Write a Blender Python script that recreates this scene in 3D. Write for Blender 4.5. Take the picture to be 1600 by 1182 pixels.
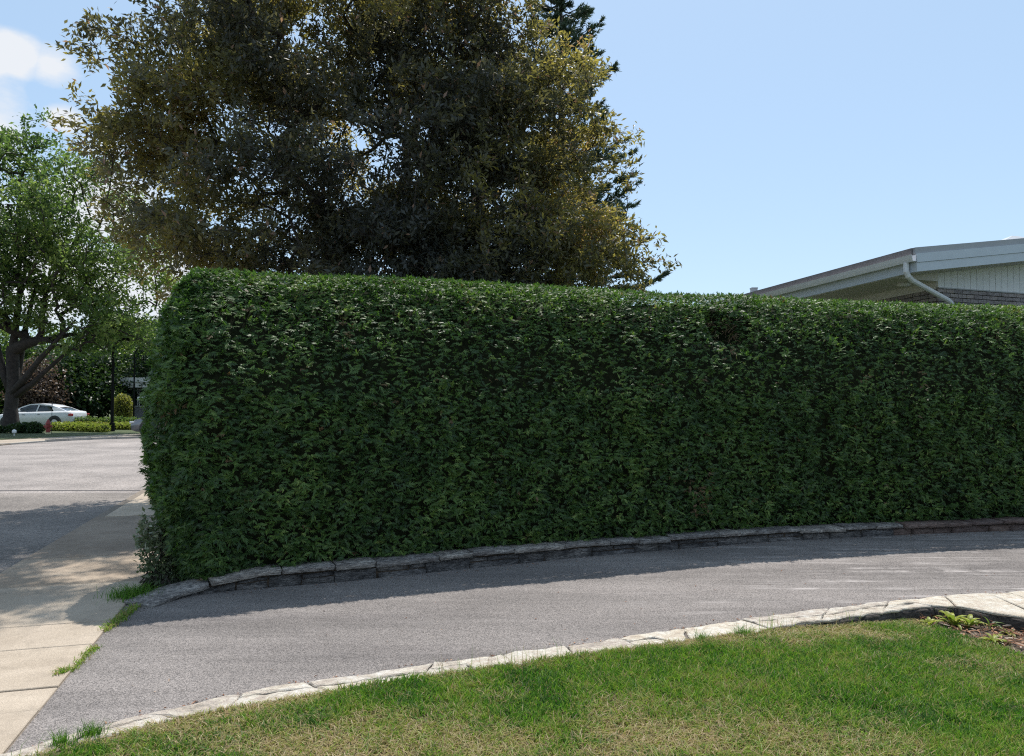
import bpy, bmesh, math, random
import numpy as np
from mathutils import Vector, Matrix

random.seed(7)
S = bpy.context.scene
for o in list(bpy.data.objects):
    bpy.data.objects.remove(o)
R = math.radians

# ------------------------------------------------------------------ camera
FPX, CX, CY, HOR = 1180.0, 800.0, 591.0, 628.0      # focal length, centre and horizon of the 1600 px photograph
PITCH = math.atan((HOR - CY) / FPX)
EYE = 1.6
cam = bpy.data.objects.new('camera', bpy.data.cameras.new('camera'))
S.collection.objects.link(cam)
cam.location = (0, 0, EYE)
cam.rotation_euler = (math.pi / 2 + PITCH, 0, 0)
cam.data.sensor_width = 36
cam.data.lens = 36 * FPX / 1600
cam.data.clip_start = 0.05
cam.data.clip_end = 2500
S.camera = cam

def ray(px, py):
    a, b = (px - CX) / FPX, (CY - py) / FPX
    return (a, math.cos(PITCH) - b * math.sin(PITCH), math.sin(PITCH) + b * math.cos(PITCH))
def P(px, py, z=0.0):
    r = ray(px, py); t = (z - EYE) / r[2]
    return (r[0] * t, r[1] * t)
def Q(px, py, Y):
    r = ray(px, py); t = Y / r[1]
    return (r[0] * t, Y, EYE + r[2] * t)

# ------------------------------------------------------------------ light
SUN_EL, SUN_AZ = 65.0, 8.0                          # azimuth from +Y, clockwise
sun = bpy.data.objects.new('sun', bpy.data.lights.new('sun', 'SUN'))
S.collection.objects.link(sun)
sun.data.energy = 4.4
sun.data.angle = R(0.53)
sun.data.color = (1.0, 0.955, 0.89)
sd = Vector((math.sin(R(SUN_AZ)) * math.cos(R(SUN_EL)), math.cos(R(SUN_AZ)) * math.cos(R(SUN_EL)), math.sin(R(SUN_EL))))
sun.rotation_euler = sd.to_track_quat('Z', 'Y').to_euler()
sun.location = sd * 60

W = bpy.data.worlds.new('World'); S.world = W; W.use_nodes = True
nt = W.node_tree; nt.nodes.clear()
N = nt.nodes.new; Lk = nt.links.new
out = N('ShaderNodeOutputWorld'); bg = N('ShaderNodeBackground'); sky = N('ShaderNodeTexSky')
sky.sky_type = 'NISHITA'; sky.sun_disc = False
sky.sun_elevation = R(SUN_EL); sky.sun_rotation = R(SUN_AZ)
sky.air_density = 1.0; sky.dust_density = 0.9; sky.ozone_density = 2.6; sky.altitude = 50
bg.inputs['Strength'].default_value = 0.15
tc = N('ShaderNodeTexCoord')
def vmath(op, a, b=None):
    n = N('ShaderNodeVectorMath'); n.operation = op
    Lk(a, n.inputs[0])
    if b is not None:
        if isinstance(b, tuple): n.inputs[1].default_value = b
        else: Lk(b, n.inputs[1])
    return n
def fmath(op, a, b, clamp=False):
    n = N('ShaderNodeMath'); n.operation = op; n.use_clamp = clamp
    for i, v in enumerate((a, b)):
        if isinstance(v, (int, float)): n.inputs[i].default_value = v
        else: Lk(v, n.inputs[i])
    return n.outputs[0]
nz = N('ShaderNodeTexNoise'); nz.inputs['Scale'].default_value = 9; nz.inputs['Detail'].default_value = 9
nz.inputs['Roughness'].default_value = 0.6
stretch = vmath('MULTIPLY', tc.outputs['Generated'], (1, 1, 1.9))
Lk(stretch.outputs[0], nz.inputs['Vector'])
total = None
blobs = []
for px, py, rad, amp in ((22, 88, .043, 1.0), (-35, 82, .052, 1.0), (78, 104, .040, .75), (100, 187, .030, .75), (165, 225, .04, .6), (-190, 150, .16, 1.0),
                         (150, 330, .10, .8), (60, 400, .16, .75), (215, 430, .13, .8), (-260, 380, .2, .8)):
    d = Vector(ray(px, py)).normalized(); blobs.append((d, rad, amp))
for az, el, rad, amp in ((-100, 25, .3, 1), (-140, 14, .3, .9), (120, 12, .3, .9), (170, 30, .28, 1), (80, 35, .2, .9), (-165, 48, .22, 1)):
    blobs.append((Vector((math.sin(R(az)) * math.cos(R(el)), math.cos(R(az)) * math.cos(R(el)), math.sin(R(el)))), rad, amp))
for d, rad, amp in blobs:
    s = vmath('SUBTRACT', tc.outputs['Generated'], tuple(d))
    s = vmath('MULTIPLY', s.outputs[0], (1, 1, 1.5))
    ln = vmath('LENGTH', s.outputs[0])
    v = fmath('MULTIPLY', fmath('SUBTRACT', 1.0, fmath('DIVIDE', ln.outputs['Value'], rad), True), amp)
    total = v if total is None else fmath('MAXIMUM', total, v)
m = fmath('SUBTRACT', fmath('MULTIPLY', nz.outputs['Fac'], 1.5), .88)
m = fmath('MULTIPLY', fmath('ADD', m, fmath('MULTIPLY', total, 1.25)), fmath('MULTIPLY', total, 5.0, True), False)
m = fmath('MULTIPLY', m, 2.3, True)
hz = N('ShaderNodeMix'); hz.data_type = 'RGBA'; hz.inputs['Factor'].default_value = .55
tint = vmath('MULTIPLY', sky.outputs[0], (1.0, .985, 1.0))
Lk(tint.outputs[0], hz.inputs['A']); hz.inputs['B'].default_value = (2.75, 3.8, 4.6, 1)
mix = N('ShaderNodeMix'); mix.data_type = 'RGBA'
Lk(m, mix.inputs['Factor']); Lk(hz.outputs['Result'], mix.inputs['A'])
mix.inputs['B'].default_value = (4.5, 4.7, 5.0, 1)
Lk(mix.outputs['Result'], bg.inputs['Color']); Lk(bg.outputs[0], out.inputs['Surface'])

S.view_settings.view_transform = 'Standard'; S.view_settings.look = 'None'
S.view_settings.exposure = 0.32; S.view_settings.gamma = 1; S.view_settings.use_curve_mapping = False
S.render.engine = 'CYCLES'
S.cycles.filter_width = 1.15; S.cycles.use_denoising = False; S.cycles.max_bounces = 7; S.cycles.transmission_bounces = 5; S.cycles.diffuse_bounces = 4

# ------------------------------------------------------------------ helpers
def vnoise(p, scale, seed=0):
    """trilinear value noise, 0..1"""
    q = np.asarray(p, float) * scale + seed * 17.31
    i = np.floor(q).astype(np.int64); f = q - i; f = f * f * (3 - 2 * f)
    def h(a, b, c):
        n = (a * 73856093) ^ (b * 19349663) ^ (c * 83492791)
        n = (n ^ (n >> 13)) * 1274126177 & 0x7fffffff
        return ((n ^ (n >> 16)) & 0xffff) / 65535.0
    r = 0
    for a in (0, 1):
        for b in (0, 1):
            for c in (0, 1):
                w = (f[:, 0] if a else 1 - f[:, 0]) * (f[:, 1] if b else 1 - f[:, 1]) * (f[:, 2] if c else 1 - f[:, 2])
                r = r + w * h(i[:, 0] + a, i[:, 1] + b, i[:, 2] + c)
    return r
def unit(v): return v / np.maximum(np.linalg.norm(v, axis=-1, keepdims=True), 1e-9)
def rndvec(rng, n): return unit(rng.normal(size=(n, 3)))

def tag(o, label=None, cat=None, group=None, kind=None):
    if label: o['label'] = label
    if cat: o['category'] = cat
    if group: o['group'] = group
    if kind: o['kind'] = kind
    return o
def empty(name, loc, label, cat, group=None, rz=0):
    o = bpy.data.objects.new(name, None); S.collection.objects.link(o)
    o.location = loc; o.rotation_euler = (0, 0, rz); o.empty_display_size = .2
    return tag(o, label, cat, group)
def link(name, me, mat, parent=None, smooth=False):
    o = bpy.data.objects.new(name, me); S.collection.objects.link(o)
    if mat:
        for mm in (mat if isinstance(mat, (list, tuple)) else [mat]): me.materials.append(mm)
    if parent:
        o.parent = parent
        if parent.type == 'EMPTY' or True:
            pass
    if smooth:
        me.polygons.foreach_set('use_smooth', np.ones(len(me.polygons), bool))
    return o
def child(name, me, mat, parent, smooth=False):
    """geometry in world coordinates, parented without moving"""
    o = link(name, me, mat, None, smooth)
    o.parent = parent
    pm = Matrix.Translation(parent.location) @ parent.rotation_euler.to_matrix().to_4x4() if parent.parent is None else None
    if pm is not None:
        o.matrix_parent_inverse = pm.inverted()
    return o
def np_mesh(name, V, F, attrs=None):
    V = np.asarray(V, np.float32); F = np.asarray(F, np.int32); k = F.shape[1]
    me = bpy.data.meshes.new(name)
    me.vertices.add(len(V)); me.vertices.foreach_set('co', V.ravel())
    me.loops.add(F.size); me.loops.foreach_set('vertex_index', F.ravel())
    me.polygons.add(len(F))
    me.polygons.foreach_set('loop_start', np.arange(len(F), dtype=np.int32) * k)
    me.update(calc_edges=True)
    for n, a in (attrs or {}).items():
        at = me.attributes.new(n, 'FLOAT', 'POINT'); at.data.foreach_set('value', np.asarray(a, np.float32))
    return me
def bm_mesh(name, bm):
    me = bpy.data.meshes.new(name); bm.normal_update(); bm.to_mesh(me); bm.free(); return me
def bm_box(bm, lo, hi, bevel=0.0):
    r = bmesh.ops.create_cube(bm, size=1)
    for v in r['verts']:
        v.co = Vector([lo[i] + (v.co[i] + .5) * (hi[i] - lo[i]) for i in range(3)])
    if bevel:
        es = set(e for v in r['verts'] for e in v.link_edges)
        bmesh.ops.bevel(bm, geom=list(es), offset=bevel, segments=1, affect='EDGES')
def bm_prism(bm, pts, z0, z1, zf=None):
    """vertical prism over polygon pts; z1 may be list"""
    n = len(pts); zt = z1 if hasattr(z1, '__len__') else [z1] * n
    a = [bm.verts.new((p[0], p[1], z0)) for p in pts]; b = [bm.verts.new((p[0], p[1], zt[i])) for i, p in enumerate(pts)]
    bm.faces.new(b); bm.faces.new(a[::-1])
    for i in range(n):
        j = (i + 1) % n; bm.faces.new((a[i], a[j], b[j], b[i]))
    bmesh.ops.recalc_face_normals(bm, faces=bm.faces[:])
def bm_tube(bm, path, rad, seg=8, cap=True):
    path = [Vector(p) for p in path]; rings = []
    rr = rad if hasattr(rad, '__len__') else [rad] * len(path)
    for i, p in enumerate(path):
        d = (path[min(i + 1, len(path) - 1)] - path[max(i - 1, 0)]).normalized()
        u = d.orthogonal().normalized() if i == 0 else (rings_u - d * rings_u.dot(d)).normalized()
        rings_u = u; w = d.cross(u)
        rings.append([bm.verts.new(p + (u * math.cos(2 * math.pi * k / seg) + w * math.sin(2 * math.pi * k / seg)) * rr[i]) for k in range(seg)])
    for a, b in zip(rings, rings[1:]):
        for k in range(seg):
            bm.faces.new((a[k], a[(k + 1) % seg], b[(k + 1) % seg], b[k]))
    if cap:
        bm.faces.new(rings[0][::-1]); bm.faces.new(rings[-1])
def hexa(bm, p8):
    v = [bm.verts.new(p) for p in p8]
    for f in ((0, 3, 2, 1), (4, 5, 6, 7), (0, 1, 5, 4), (1, 2, 6, 5), (2, 3, 7, 6), (3, 0, 4, 7)):
        bm.faces.new([v[i] for i in f])

# ------------------------------------------------------------------ materials
def new_mat(name):
    m = bpy.data.materials.new(name); m.use_nodes = True
    t = m.node_tree; b = t.nodes['Principled BSDF']; return m, t, b
def srgb(r, g, b):
    f = lambda c: (c / 255 / 12.92) if c <= 10 else ((c / 255 + .055) / 1.055) ** 2.4
    return (f(r), f(g), f(b), 1)
def ramp(t, fac, stops, interp='LINEAR'):
    r = t.nodes.new('ShaderNodeValToRGB'); r.color_ramp.interpolation = interp
    e = r.color_ramp.elements
    while len(e) > 1: e.remove(e[0])
    e[0].position = stops[0][0]; e[0].color = tuple(stops[0][1])[:3] + (1,)
    for p, c in stops[1:]:
        n = e.new(p); n.color = tuple(c)[:3] + (1,)
    t.links.new(fac, r.inputs['Fac']); return r.outputs['Color']
def noise(t, scale, detail=4, rough=.55, vec=None, stretch=None, dist=0):
    n = t.nodes.new('ShaderNodeTexNoise'); n.inputs['Scale'].default_value = scale
    n.inputs['Detail'].default_value = detail; n.inputs['Roughness'].default_value = rough; n.inputs['Distortion'].default_value = dist
    g = t.nodes.new('ShaderNodeNewGeometry'); v = g.outputs['Position'] if vec is None else vec
    if stretch:
        mp = t.nodes.new('ShaderNodeMapping'); mp.inputs['Scale'].default_value = stretch[0]
        mp.inputs['Rotation'].default_value = (0, 0, stretch[1])
        mp.vector_type = 'TEXTURE' if False else 'POINT'
        t.links.new(v, mp.inputs['Vector']); v = mp.outputs[0]
    t.links.new(v, n.inputs['Vector']); return n.outputs['Fac']
def mixc(t, fac, a, b, mode='MIX'):
    n = t.nodes.new('ShaderNodeMix'); n.data_type = 'RGBA'; n.blend_type = mode
    for k, v in (('Factor', fac), ('A', a), ('B', b)):
        s = [i for i in n.inputs if i.name == k and (i.type == 'RGBA' or k == 'Factor')]
        s = n.inputs['Factor'] if k == 'Factor' else s[0]
        if isinstance(v, (int, float)): s.default_value = v
        elif isinstance(v, tuple): s.default_value = v[:3] + (1,)
        else: t.links.new(v, s)
    return [o for o in n.outputs if o.type == 'RGBA'][0]
def bump(t, b, h, strength=.4, dist=.01):
    n = t.nodes.new('ShaderNodeBump'); n.inputs['Strength'].default_value = strength; n.inputs['Distance'].default_value = dist
    t.links.new(h, n.inputs['Height']); t.links.new(n.outputs[0], b.inputs['Normal'])
def mathn(t, op, a, b, clamp=False):
    n = t.nodes.new('ShaderNodeMath'); n.operation = op; n.use_clamp = clamp
    for i, v in enumerate((a, b)):
        if isinstance(v, (int, float)): n.inputs[i].default_value = v
        else: t.links.new(v, n.inputs[i])
    return n.outputs[0]
def attr(t, name):
    a = t.nodes.new('ShaderNodeAttribute'); a.attribute_name = name; return a.outputs['Fac']
def objrand(t):
    return t.nodes.new('ShaderNodeObjectInfo').outputs['Random']

def leaf_mat(name, stops, trans, tfac=.35, rough=.45, spec=.4, a='rnd'):
    m, t, b = new_mat(name)
    c = ramp(t, attr(t, a), stops)
    t.links.new(c, b.inputs['Base Color']); b.inputs['Roughness'].default_value = rough
    b.inputs['Specular IOR Level'].default_value = spec
    tr = t.nodes.new('ShaderNodeBsdfTranslucent')
    tc_ = ramp(t, attr(t, a), trans)
    t.links.new(tc_, tr.inputs['Color'])
    mx = t.nodes.new('ShaderNodeMixShader'); mx.inputs[0].default_value = tfac
    t.links.new(b.outputs[0], mx.inputs[1]); t.links.new(tr.outputs[0], mx.inputs[2])
    t.links.new(mx.outputs[0], t.nodes['Material Output'].inputs['Surface'])
    return m
def plain(name, col, rough=.6, metal=0, spec=.5, var=.12, scale=6, bmp=0, bscale=60):
    m, t, b = new_mat(name)
    n = noise(t, scale, 5, .6)
    lo = tuple(c * (1 - var) for c in col[:3]); hi = tuple(min(1, c * (1 + var)) for c in col[:3])
    t.links.new(ramp(t, n, [(.3, lo), (.7, hi)]), b.inputs['Base Color'])
    b.inputs['Roughness'].default_value = rough; b.inputs['Metallic'].default_value = metal
    b.inputs['Specular IOR Level'].default_value = spec
    if bmp: bump(t, b, noise(t, bscale, 4, .6), bmp, .004)
    return m

def asphalt(name, dark, mid, light, grain=260, patchscale=1.1, streak=None, crack=False):
    m, t, b = new_mat(name)
    g = t.nodes.new('ShaderNodeNewGeometry').outputs['Position']
    big = ramp(t, noise(t, patchscale, 5, .6, dist=.4), [(.32, mid), (.68, tuple(c * 1.22 for c in mid[:3]))])
    vo = t.nodes.new('ShaderNodeTexVoronoi'); vo.inputs['Scale'].default_value = grain * .42; t.links.new(g, vo.inputs['Vector'])
    sp = ramp(t, vo.outputs['Color'], [(.18, dark), (.5, (.5, .5, .5)), (.86, light)])
    c = mixc(t, .55, big, sp, 'OVERLAY')
    c = mixc(t, .5, c, ramp(t, noise(t, .7, 5, .6, stretch=((.5, 2.6, 1), R(17)) if streak else ((1, 1, 1), 0)), [(.32, (.27, .27, .27)), (.68, (.70, .69, .68))]), 'OVERLAY')
    fine = noise(t, grain * .5, 3, .8)
    c = mixc(t, .5, c, ramp(t, fine, [(.36, (.10, .10, .11)), (.5, (.5, .5, .5)), (.68, (.9, .89, .87))]), 'OVERLAY')
    c = mixc(t, .22, c, ramp(t, noise(t, grain * .07, 3, .7), [(.35, (.36, .36, .37)), (.66, (.62, .62, .62))]), 'OVERLAY')
    if streak:
        c = mixc(t, .8, c, ramp(t, noise(t, .8, 5, .62, stretch=((.35, 2.2, 1), R(17))), [(.34, (.74, .74, .75)), (.5, (.92, .92, .92)), (.66, (1.0, 1.0, 1.0))]), 'MULTIPLY')
        ang, amt, x0 = streak
        s1 = noise(t, 1.0, 6, .68, stretch=((.55, 9, 1), ang))
        s2 = ramp(t, s1, [(.50, (0, 0, 0)), (.64, (1, 1, 1))])
        sx = t.nodes.new('ShaderNodeSeparateXYZ'); t.links.new(g, sx.inputs[0])
        k = mathn(t, 'MULTIPLY', mathn(t, 'SUBTRACT', sx.outputs[0], x0), .4, True)
        k = mathn(t, 'ADD', mathn(t, 'MULTIPLY', k, .85), .12)
        brk = ramp(t, noise(t, 2.2, 6, .75), [(.42, (0, 0, 0)), (.60, (1, 1, 1))])
        f = mathn(t, 'MULTIPLY', mathn(t, 'MULTIPLY', mathn(t, 'MULTIPLY', s2, brk), k), amt * 1.3)
        oil = ramp(t, noise(t, 1.7, 4, .6), [(.66, (0, 0, 0)), (.76, (1, 1, 1))])
        c = mixc(t, mathn(t, 'MULTIPLY', oil, .35), c, tuple(x * .5 for x in mid[:3]))
        c = mixc(t, f, c, tuple(x * 1.9 for x in mid[:3]))
    if crack:
        cr = t.nodes.new('ShaderNodeTexVoronoi'); cr.feature = 'DISTANCE_TO_EDGE'; cr.inputs['Scale'].default_value = .45
        wv = t.nodes.new('ShaderNodeVectorMath'); wv.operation = 'ADD'
        wn = t.nodes.new('ShaderNodeTexNoise'); wn.inputs['Scale'].default_value = 2.5; wn.inputs['Detail'].default_value = 5
        t.links.new(g, wn.inputs['Vector']); t.links.new(g, wv.inputs[0]); t.links.new(wn.outputs['Color'], wv.inputs[1])
        t.links.new(wv.outputs[0], cr.inputs['Vector'])
        c = mixc(t, ramp(t, cr.outputs['Distance'], [(0, (.6, .6, .6)), (.008, (0, 0, 0))]), c, tuple(x * .45 for x in mid[:3]))
    t.links.new(c, b.inputs['Base Color']); b.inputs['Roughness'].default_value = .92; b.inputs['Specular IOR Level'].default_value = .25
    h = mathn(t, 'ADD', vo.outputs['Distance'], fine)
    bump(t, b, h, .75, .006)
    return m
M = {}
M['drive'] = asphalt('driveway_asphalt', (.02, .02, .02), (.222, .203, .193), (.97, .95, .93), 430, .9, (R(14), 1.1, .8))
M['road_near'] = asphalt('old_asphalt', (.22, .22, .22), (.20, .18, .165), (.85, .84, .82), 170, .5, crack=True)
M['road_far'] = asphalt('pale_asphalt', (.3, .3, .3), (.25, .225, .21), (.8, .8, .8), 120, .3)

def concrete(name, a, b_, stain, seedless=True):
    m, t, b = new_mat(name)
    c = ramp(t, noise(t, 1.6, 6, .62, dist=.3), [(.3, a), (.7, b_)])
    c = mixc(t, mathn(t, 'MULTIPLY', ramp(t, noise(t, 5, 6, .7), [(.5, (0, 0, 0)), (.72, (1, 1, 1))]), .45), c, stain)
    c = mixc(t, .45, c, ramp(t, noise(t, 150, 4, .85), [(.35, (.12, .12, .12)), (.65, (.88, .88, .88))]), 'OVERLAY')
    c = mixc(t, .5, c, ramp(t, noise(t, .9, 7, .7, dist=.6), [(.35, (.36, .35, .33)), (.62, (.58, .58, .58))]), 'OVERLAY')
    r = ramp(t, objrand(t), [(0, (.40, .40, .41)), (1, (.6, .595, .58))])
    c = mixc(t, .7, c, r, 'OVERLAY')
    t.links.new(c, b.inputs['Base Color']); b.inputs['Roughness'].default_value = .9; b.inputs['Specular IOR Level'].default_value = .25
    bump(t, b, noise(t, 150, 4, .7), .4, .004)
    return m
M['conc'] = concrete('sidewalk_concrete', (.36, .30, .235), (.47, .40, .32), (.24, .20, .16))
M['conc_grey'] = concrete('grey_concrete', (.31, .30, .28), (.38, .365, .34), (.24, .22, .2))
M['conc_brown'] = concrete('worn_brown_concrete', (.25, .20, .155), (.36, .295, .23), (.17, .12, .085))

def stone(name, a, b_, c_, strata=True, wth=.5):
    m, t, b = new_mat(name)
    n1 = noise(t, 5, 6, .65, stretch=((1, 1, 3.5), 0))
    c = ramp(t, n1, [(.3, a), (.5, b_), (.72, c_)])
    c = mixc(t, wth, c, ramp(t, noise(t, 42, 6, .75, stretch=((.5, .5, 2.2), .3)), [(.34, (.08, .08, .09)), (.5, (.5, .5, .5)), (.66, (.92, .91, .89))]), 'OVERLAY')
    r = ramp(t, objrand(t), [(0, (.38, .385, .40)), (.5, (.5, .5, .5)), (1, (.62, .60, .57))])
    c = mixc(t, .75, c, r, 'OVERLAY')
    t.links.new(c, b.inputs['Base Color']); b.inputs['Roughness'].default_value = .85; b.inputs['Specular IOR Level'].default_value = .3
    bump(t, b, mathn(t, 'ADD', noise(t, 24, 6, .7, stretch=((.5, .5, 2.5), .2)), mathn(t, 'MULTIPLY', noise(t, 110, 3, .7), .4)), 1.0, .035)
    return m
M['wall_stone'] = stone('weathered_grey_stone', (.05, .048, .05), (.12, .115, .115), (.27, .255, .25), wth=1.0)
M['cap_stone'] = stone('pale_cap_stone', (.14, .125, .12), (.27, .25, .235), (.42, .395, .37), wth=.95)
M['red_stone'] = stone('reddish_stone', (.10, .07, .06), (.17, .12, .105), (.24, .19, .17), wth=.6)
M['flag'] = stone('cream_flagstone', (.44, .375, .30), (.59, .53, .45), (.66, .62, .56), wth=.4)
M['kerb_side'] = plain('shaded_mortar', (.11, .095, .085), .95, var=.4, scale=14, bmp=.8, bscale=40)  # shade of the edging's near face painted into the mortar colour
M['joint'] = plain('joint_mortar', (.20, .165, .13), .95, var=.3, scale=20, bmp=.5)
M['soil'] = plain('soil', (.07, .05, .035), .95, var=.5, scale=20, bmp=.9, bscale=70)

def lawn_base():
    m, t, b = new_mat('lawn_soil')
    c = ramp(t, noise(t, 30, 5, .7), [(.3, (.035, .04, .015)), (.6, (.10, .085, .04))])
    c = mixc(t, mathn(t, 'MULTIPLY', attr(t, 'dry'), .8), c, (.26, .19, .10))
    t.links.new(c, b.inputs['Base Color']); b.inputs['Roughness'].default_value = .95
    bump(t, b, noise(t, 80, 4, .7), .8, .02); return m
M['lawn_base'] = lawn_base()
def far_grass():
    m, t, b = new_mat('far_grass')
    c = ramp(t, noise(t, 1.2, 7, .7), [(.3, (.045, .062, .022)), (.55, (.07, .095, .03)), (.75, (.12, .14, .05))])
    t.links.new(c, b.inputs['Base Color']); b.inputs['Roughness'].default_value = .9
    bump(t, b, noise(t, 25, 4, .8), .9, .06); return m
M['far_grass'] = far_grass()
M['bark'] = plain('dark_bark', (.045, .037, .033), .95, var=.5, scale=9, bmp=1, bscale=30)
M['bark_maple'] = plain('maple_bark', (.035, .029, .026), .95, var=.45, scale=7, bmp=1, bscale=18)
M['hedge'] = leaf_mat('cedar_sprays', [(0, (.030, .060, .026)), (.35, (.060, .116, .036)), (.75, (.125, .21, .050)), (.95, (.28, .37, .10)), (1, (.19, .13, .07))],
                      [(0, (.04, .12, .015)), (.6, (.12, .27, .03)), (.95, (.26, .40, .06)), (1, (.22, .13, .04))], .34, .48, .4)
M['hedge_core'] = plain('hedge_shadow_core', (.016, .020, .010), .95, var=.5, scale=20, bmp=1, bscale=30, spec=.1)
M['dead'] = plain('dead_twigs', (.13, .095, .06), .9, var=.35, scale=30)
M['purple'] = leaf_mat('purple_leaves', [(0, (.064, .072, .068)), (.35, (.088, .094, .068)), (.62, (.125, .12, .058)), (.85, (.19, .165, .065)), (1, (.30, .19, .14))],
                       [(0, (.09, .09, .045)), (.35, (.19, .18, .055)), (.62, (.38, .34, .07)), (.85, (.66, .54, .11)), (1, (.42, .26, .14))], .42, .48, .5)
M['maple'] = leaf_mat('maple_leaves', [(0, (.042, .075, .026)), (.5, (.08, .125, .036)), (1, (.16, .20, .06))],
                      [(0, (.10, .19, .04)), (.5, (.20, .33, .06)), (1, (.36, .46, .10))], .42, .45, .4)
M['pine'] = leaf_mat('pine_needles', [(0, (.05, .085, .06)), (1, (.10, .15, .10))], [(0, (.04, .08, .03)), (1, (.08, .13, .05))], .15, .5, .4)
M['dkleaf'] = leaf_mat('dark_green_leaves', [(0, (.012, .03, .012)), (1, (.035, .07, .022))], [(0, (.03, .08, .015)), (1, (.09, .16, .03))], .3)
M['yelleaf'] = leaf_mat('yellow_green_leaves', [(0, (.10, .13, .025)), (1, (.26, .26, .05))], [(0, (.2, .26, .03)), (1, (.45, .42, .07))], .4)
M['redleaf'] = leaf_mat('red_leaves', [(0, (.05, .035, .032)), (1, (.13, .095, .08))], [(0, (.10, .06, .04)), (1, (.22, .16, .10))], .35)
M['midleaf'] = leaf_mat('mid_green_leaves', [(0, (.03, .07, .015)), (1, (.09, .15, .03))], [(0, (.1, .2, .03)), (1, (.28, .4, .07))], .4)
M['lime'] = leaf_mat('lime_leaves', [(0, (.20, .25, .03)), (1, (.42, .42, .07))], [(0, (.2, .32, .03)), (1, (.4, .48, .07))], .4)
M['paleleaf'] = leaf_mat('pale_grey_green_leaves', [(0, (.06, .10, .04)), (.6, (.16, .20, .11)), (1, (.40, .42, .33))], [(0, (.1, .2, .05)), (1, (.3, .34, .2))], .25)
M['grass'] = leaf_mat('grass_blades', [(0, (.028, .08, .012)), (.3, (.082, .172, .022)), (.52, (.22, .335, .042)), (.66, (.30, .32, .075)), (.8, (.40, .31, .16)), (1, (.54, .43, .27))],
                      [(0, (.07, .25, .02)), (.3, (.16, .42, .03)), (.52, (.34, .56, .05)), (.66, (.34, .34, .08)), (.8, (.42, .34, .15)), (1, (.5, .42, .25))], .35, .5, .3)
M['mulch'] = leaf_mat('mulch_chips', [(0, (.08, .035, .02)), (.5, (.25, .12, .07)), (.8, (.40, .23, .14)), (1, (.5, .42, .34))], [(0, (.05, .02, .01)), (1, (.3, .2, .1))], .08, .85, .2)

# ------------------------------------------------------------------ the ground sheets
def sheet(name, pts, z, mat, kind='structure', sub=0):
    bm = bmesh.new(); f = bm.faces.new([bm.verts.new((p[0], p[1], z)) for p in pts])
    bmesh.ops.recalc_face_normals(bm, faces=[f])
    if f.normal.z < 0: bmesh.ops.reverse_faces(bm, faces=[f])
    o = link(name, bm_mesh(name, bm), mat); return tag(o, kind=kind)

# ground sheet to the horizon, lowered under the sunken front lawn
gx = np.array([-900, -300, -100, -50, -20, -8, -3.4, -3.2, 0, 4, 9, 14, 14.2, 30, 100, 300, 900.]); gy = np.array([-600, -200, -60, -20, -12, -11.8, -5, 0, 3, 5.6, 6.9, 8, 20, 50, 100, 300, 1200.])
XX, YY = np.meshgrid(gx, gy); low = (XX >= -3.3) & (XX <= 14.1) & (YY > -11.9) & (YY < 6)
ZZ = np.where(low, -.5, -.016)
nx, ny = len(gx), len(gy)
F = [(j * nx + i, j * nx + i + 1, (j + 1) * nx + i + 1, (j + 1) * nx + i) for j in range(ny - 1) for i in range(nx - 1)]
tag(link('ground', np_mesh('ground', np.c_[XX.ravel(), YY.ravel(), ZZ.ravel()], F), M['far_grass']), kind='structure')

# sidewalk frame: right edge through (-2.37,3.65) and (-2.85,5.29)
sw0 = np.array(P(35, 1145)); swd = np.array(P(166, 984)) - sw0; swd = swd / np.linalg.norm(swd)
swn = np.array((-swd[1], swd[0]))                     # to the left
SWW = 1.36
def sw(s, w): return sw0 + swd * s + swn * w         # s along, w across from the driveway edge
s_of = lambda Y: (Y - sw0[1]) / swd[1]
far_line = 13.7
pl = [sw(s_of(-14), SWW), sw(s_of(far_line), SWW), (-60, far_line - .7), (-60, -14)]
sheet('road', pl, -.004, M['road_near'])
pl = [sw(s_of(far_line), SWW), (-5.2, 13.75), (0, 30), (10, 34.6), (30, 36), (-17, 33.3), (-19, 31.2), (-24, 28.9), (-60, 24), (-60, far_line - .7)]
pl = [sw(s_of(far_line), SWW), (-4.4, 13.8), (-5.4, 20), (-3, 29), (14, 31.5), (14, 37.0), (-8, 34.6), P(215, 684.8), P(130, 687.5), P(60, 691.5), P(0, 696.5), (-60, 24), (-60, far_line - .7)]
sheet('street', pl, -.008, M['road_far'])
# seam between the two pavings
bm = bmesh.new(); a = sw(s_of(far_line), SWW)
for i in range(24):
    x0 = a[0] + (-60 - a[0]) * i / 24; x1 = a[0] + (-60 - a[0]) * (i + 1) / 24
    y0 = far_line - .7 * i / 24 + .03 * math.sin(i * 2.1); y1 = far_line - .7 * (i + 1) / 24 + .03 * math.sin((i + 1) * 2.1)
    v = [bm.verts.new(c) for c in ((x0, y0 - .03, -.001), (x0, y0 + .035, -.001), (x1, y1 + .035, -.001), (x1, y1 - .03, -.001))]
    bm.faces.new(v)
tag(link('road_seam', bm_mesh('road_seam', bm), plain('tar_seam', (.11, .10, .10), .8)), kind='structure')

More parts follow.
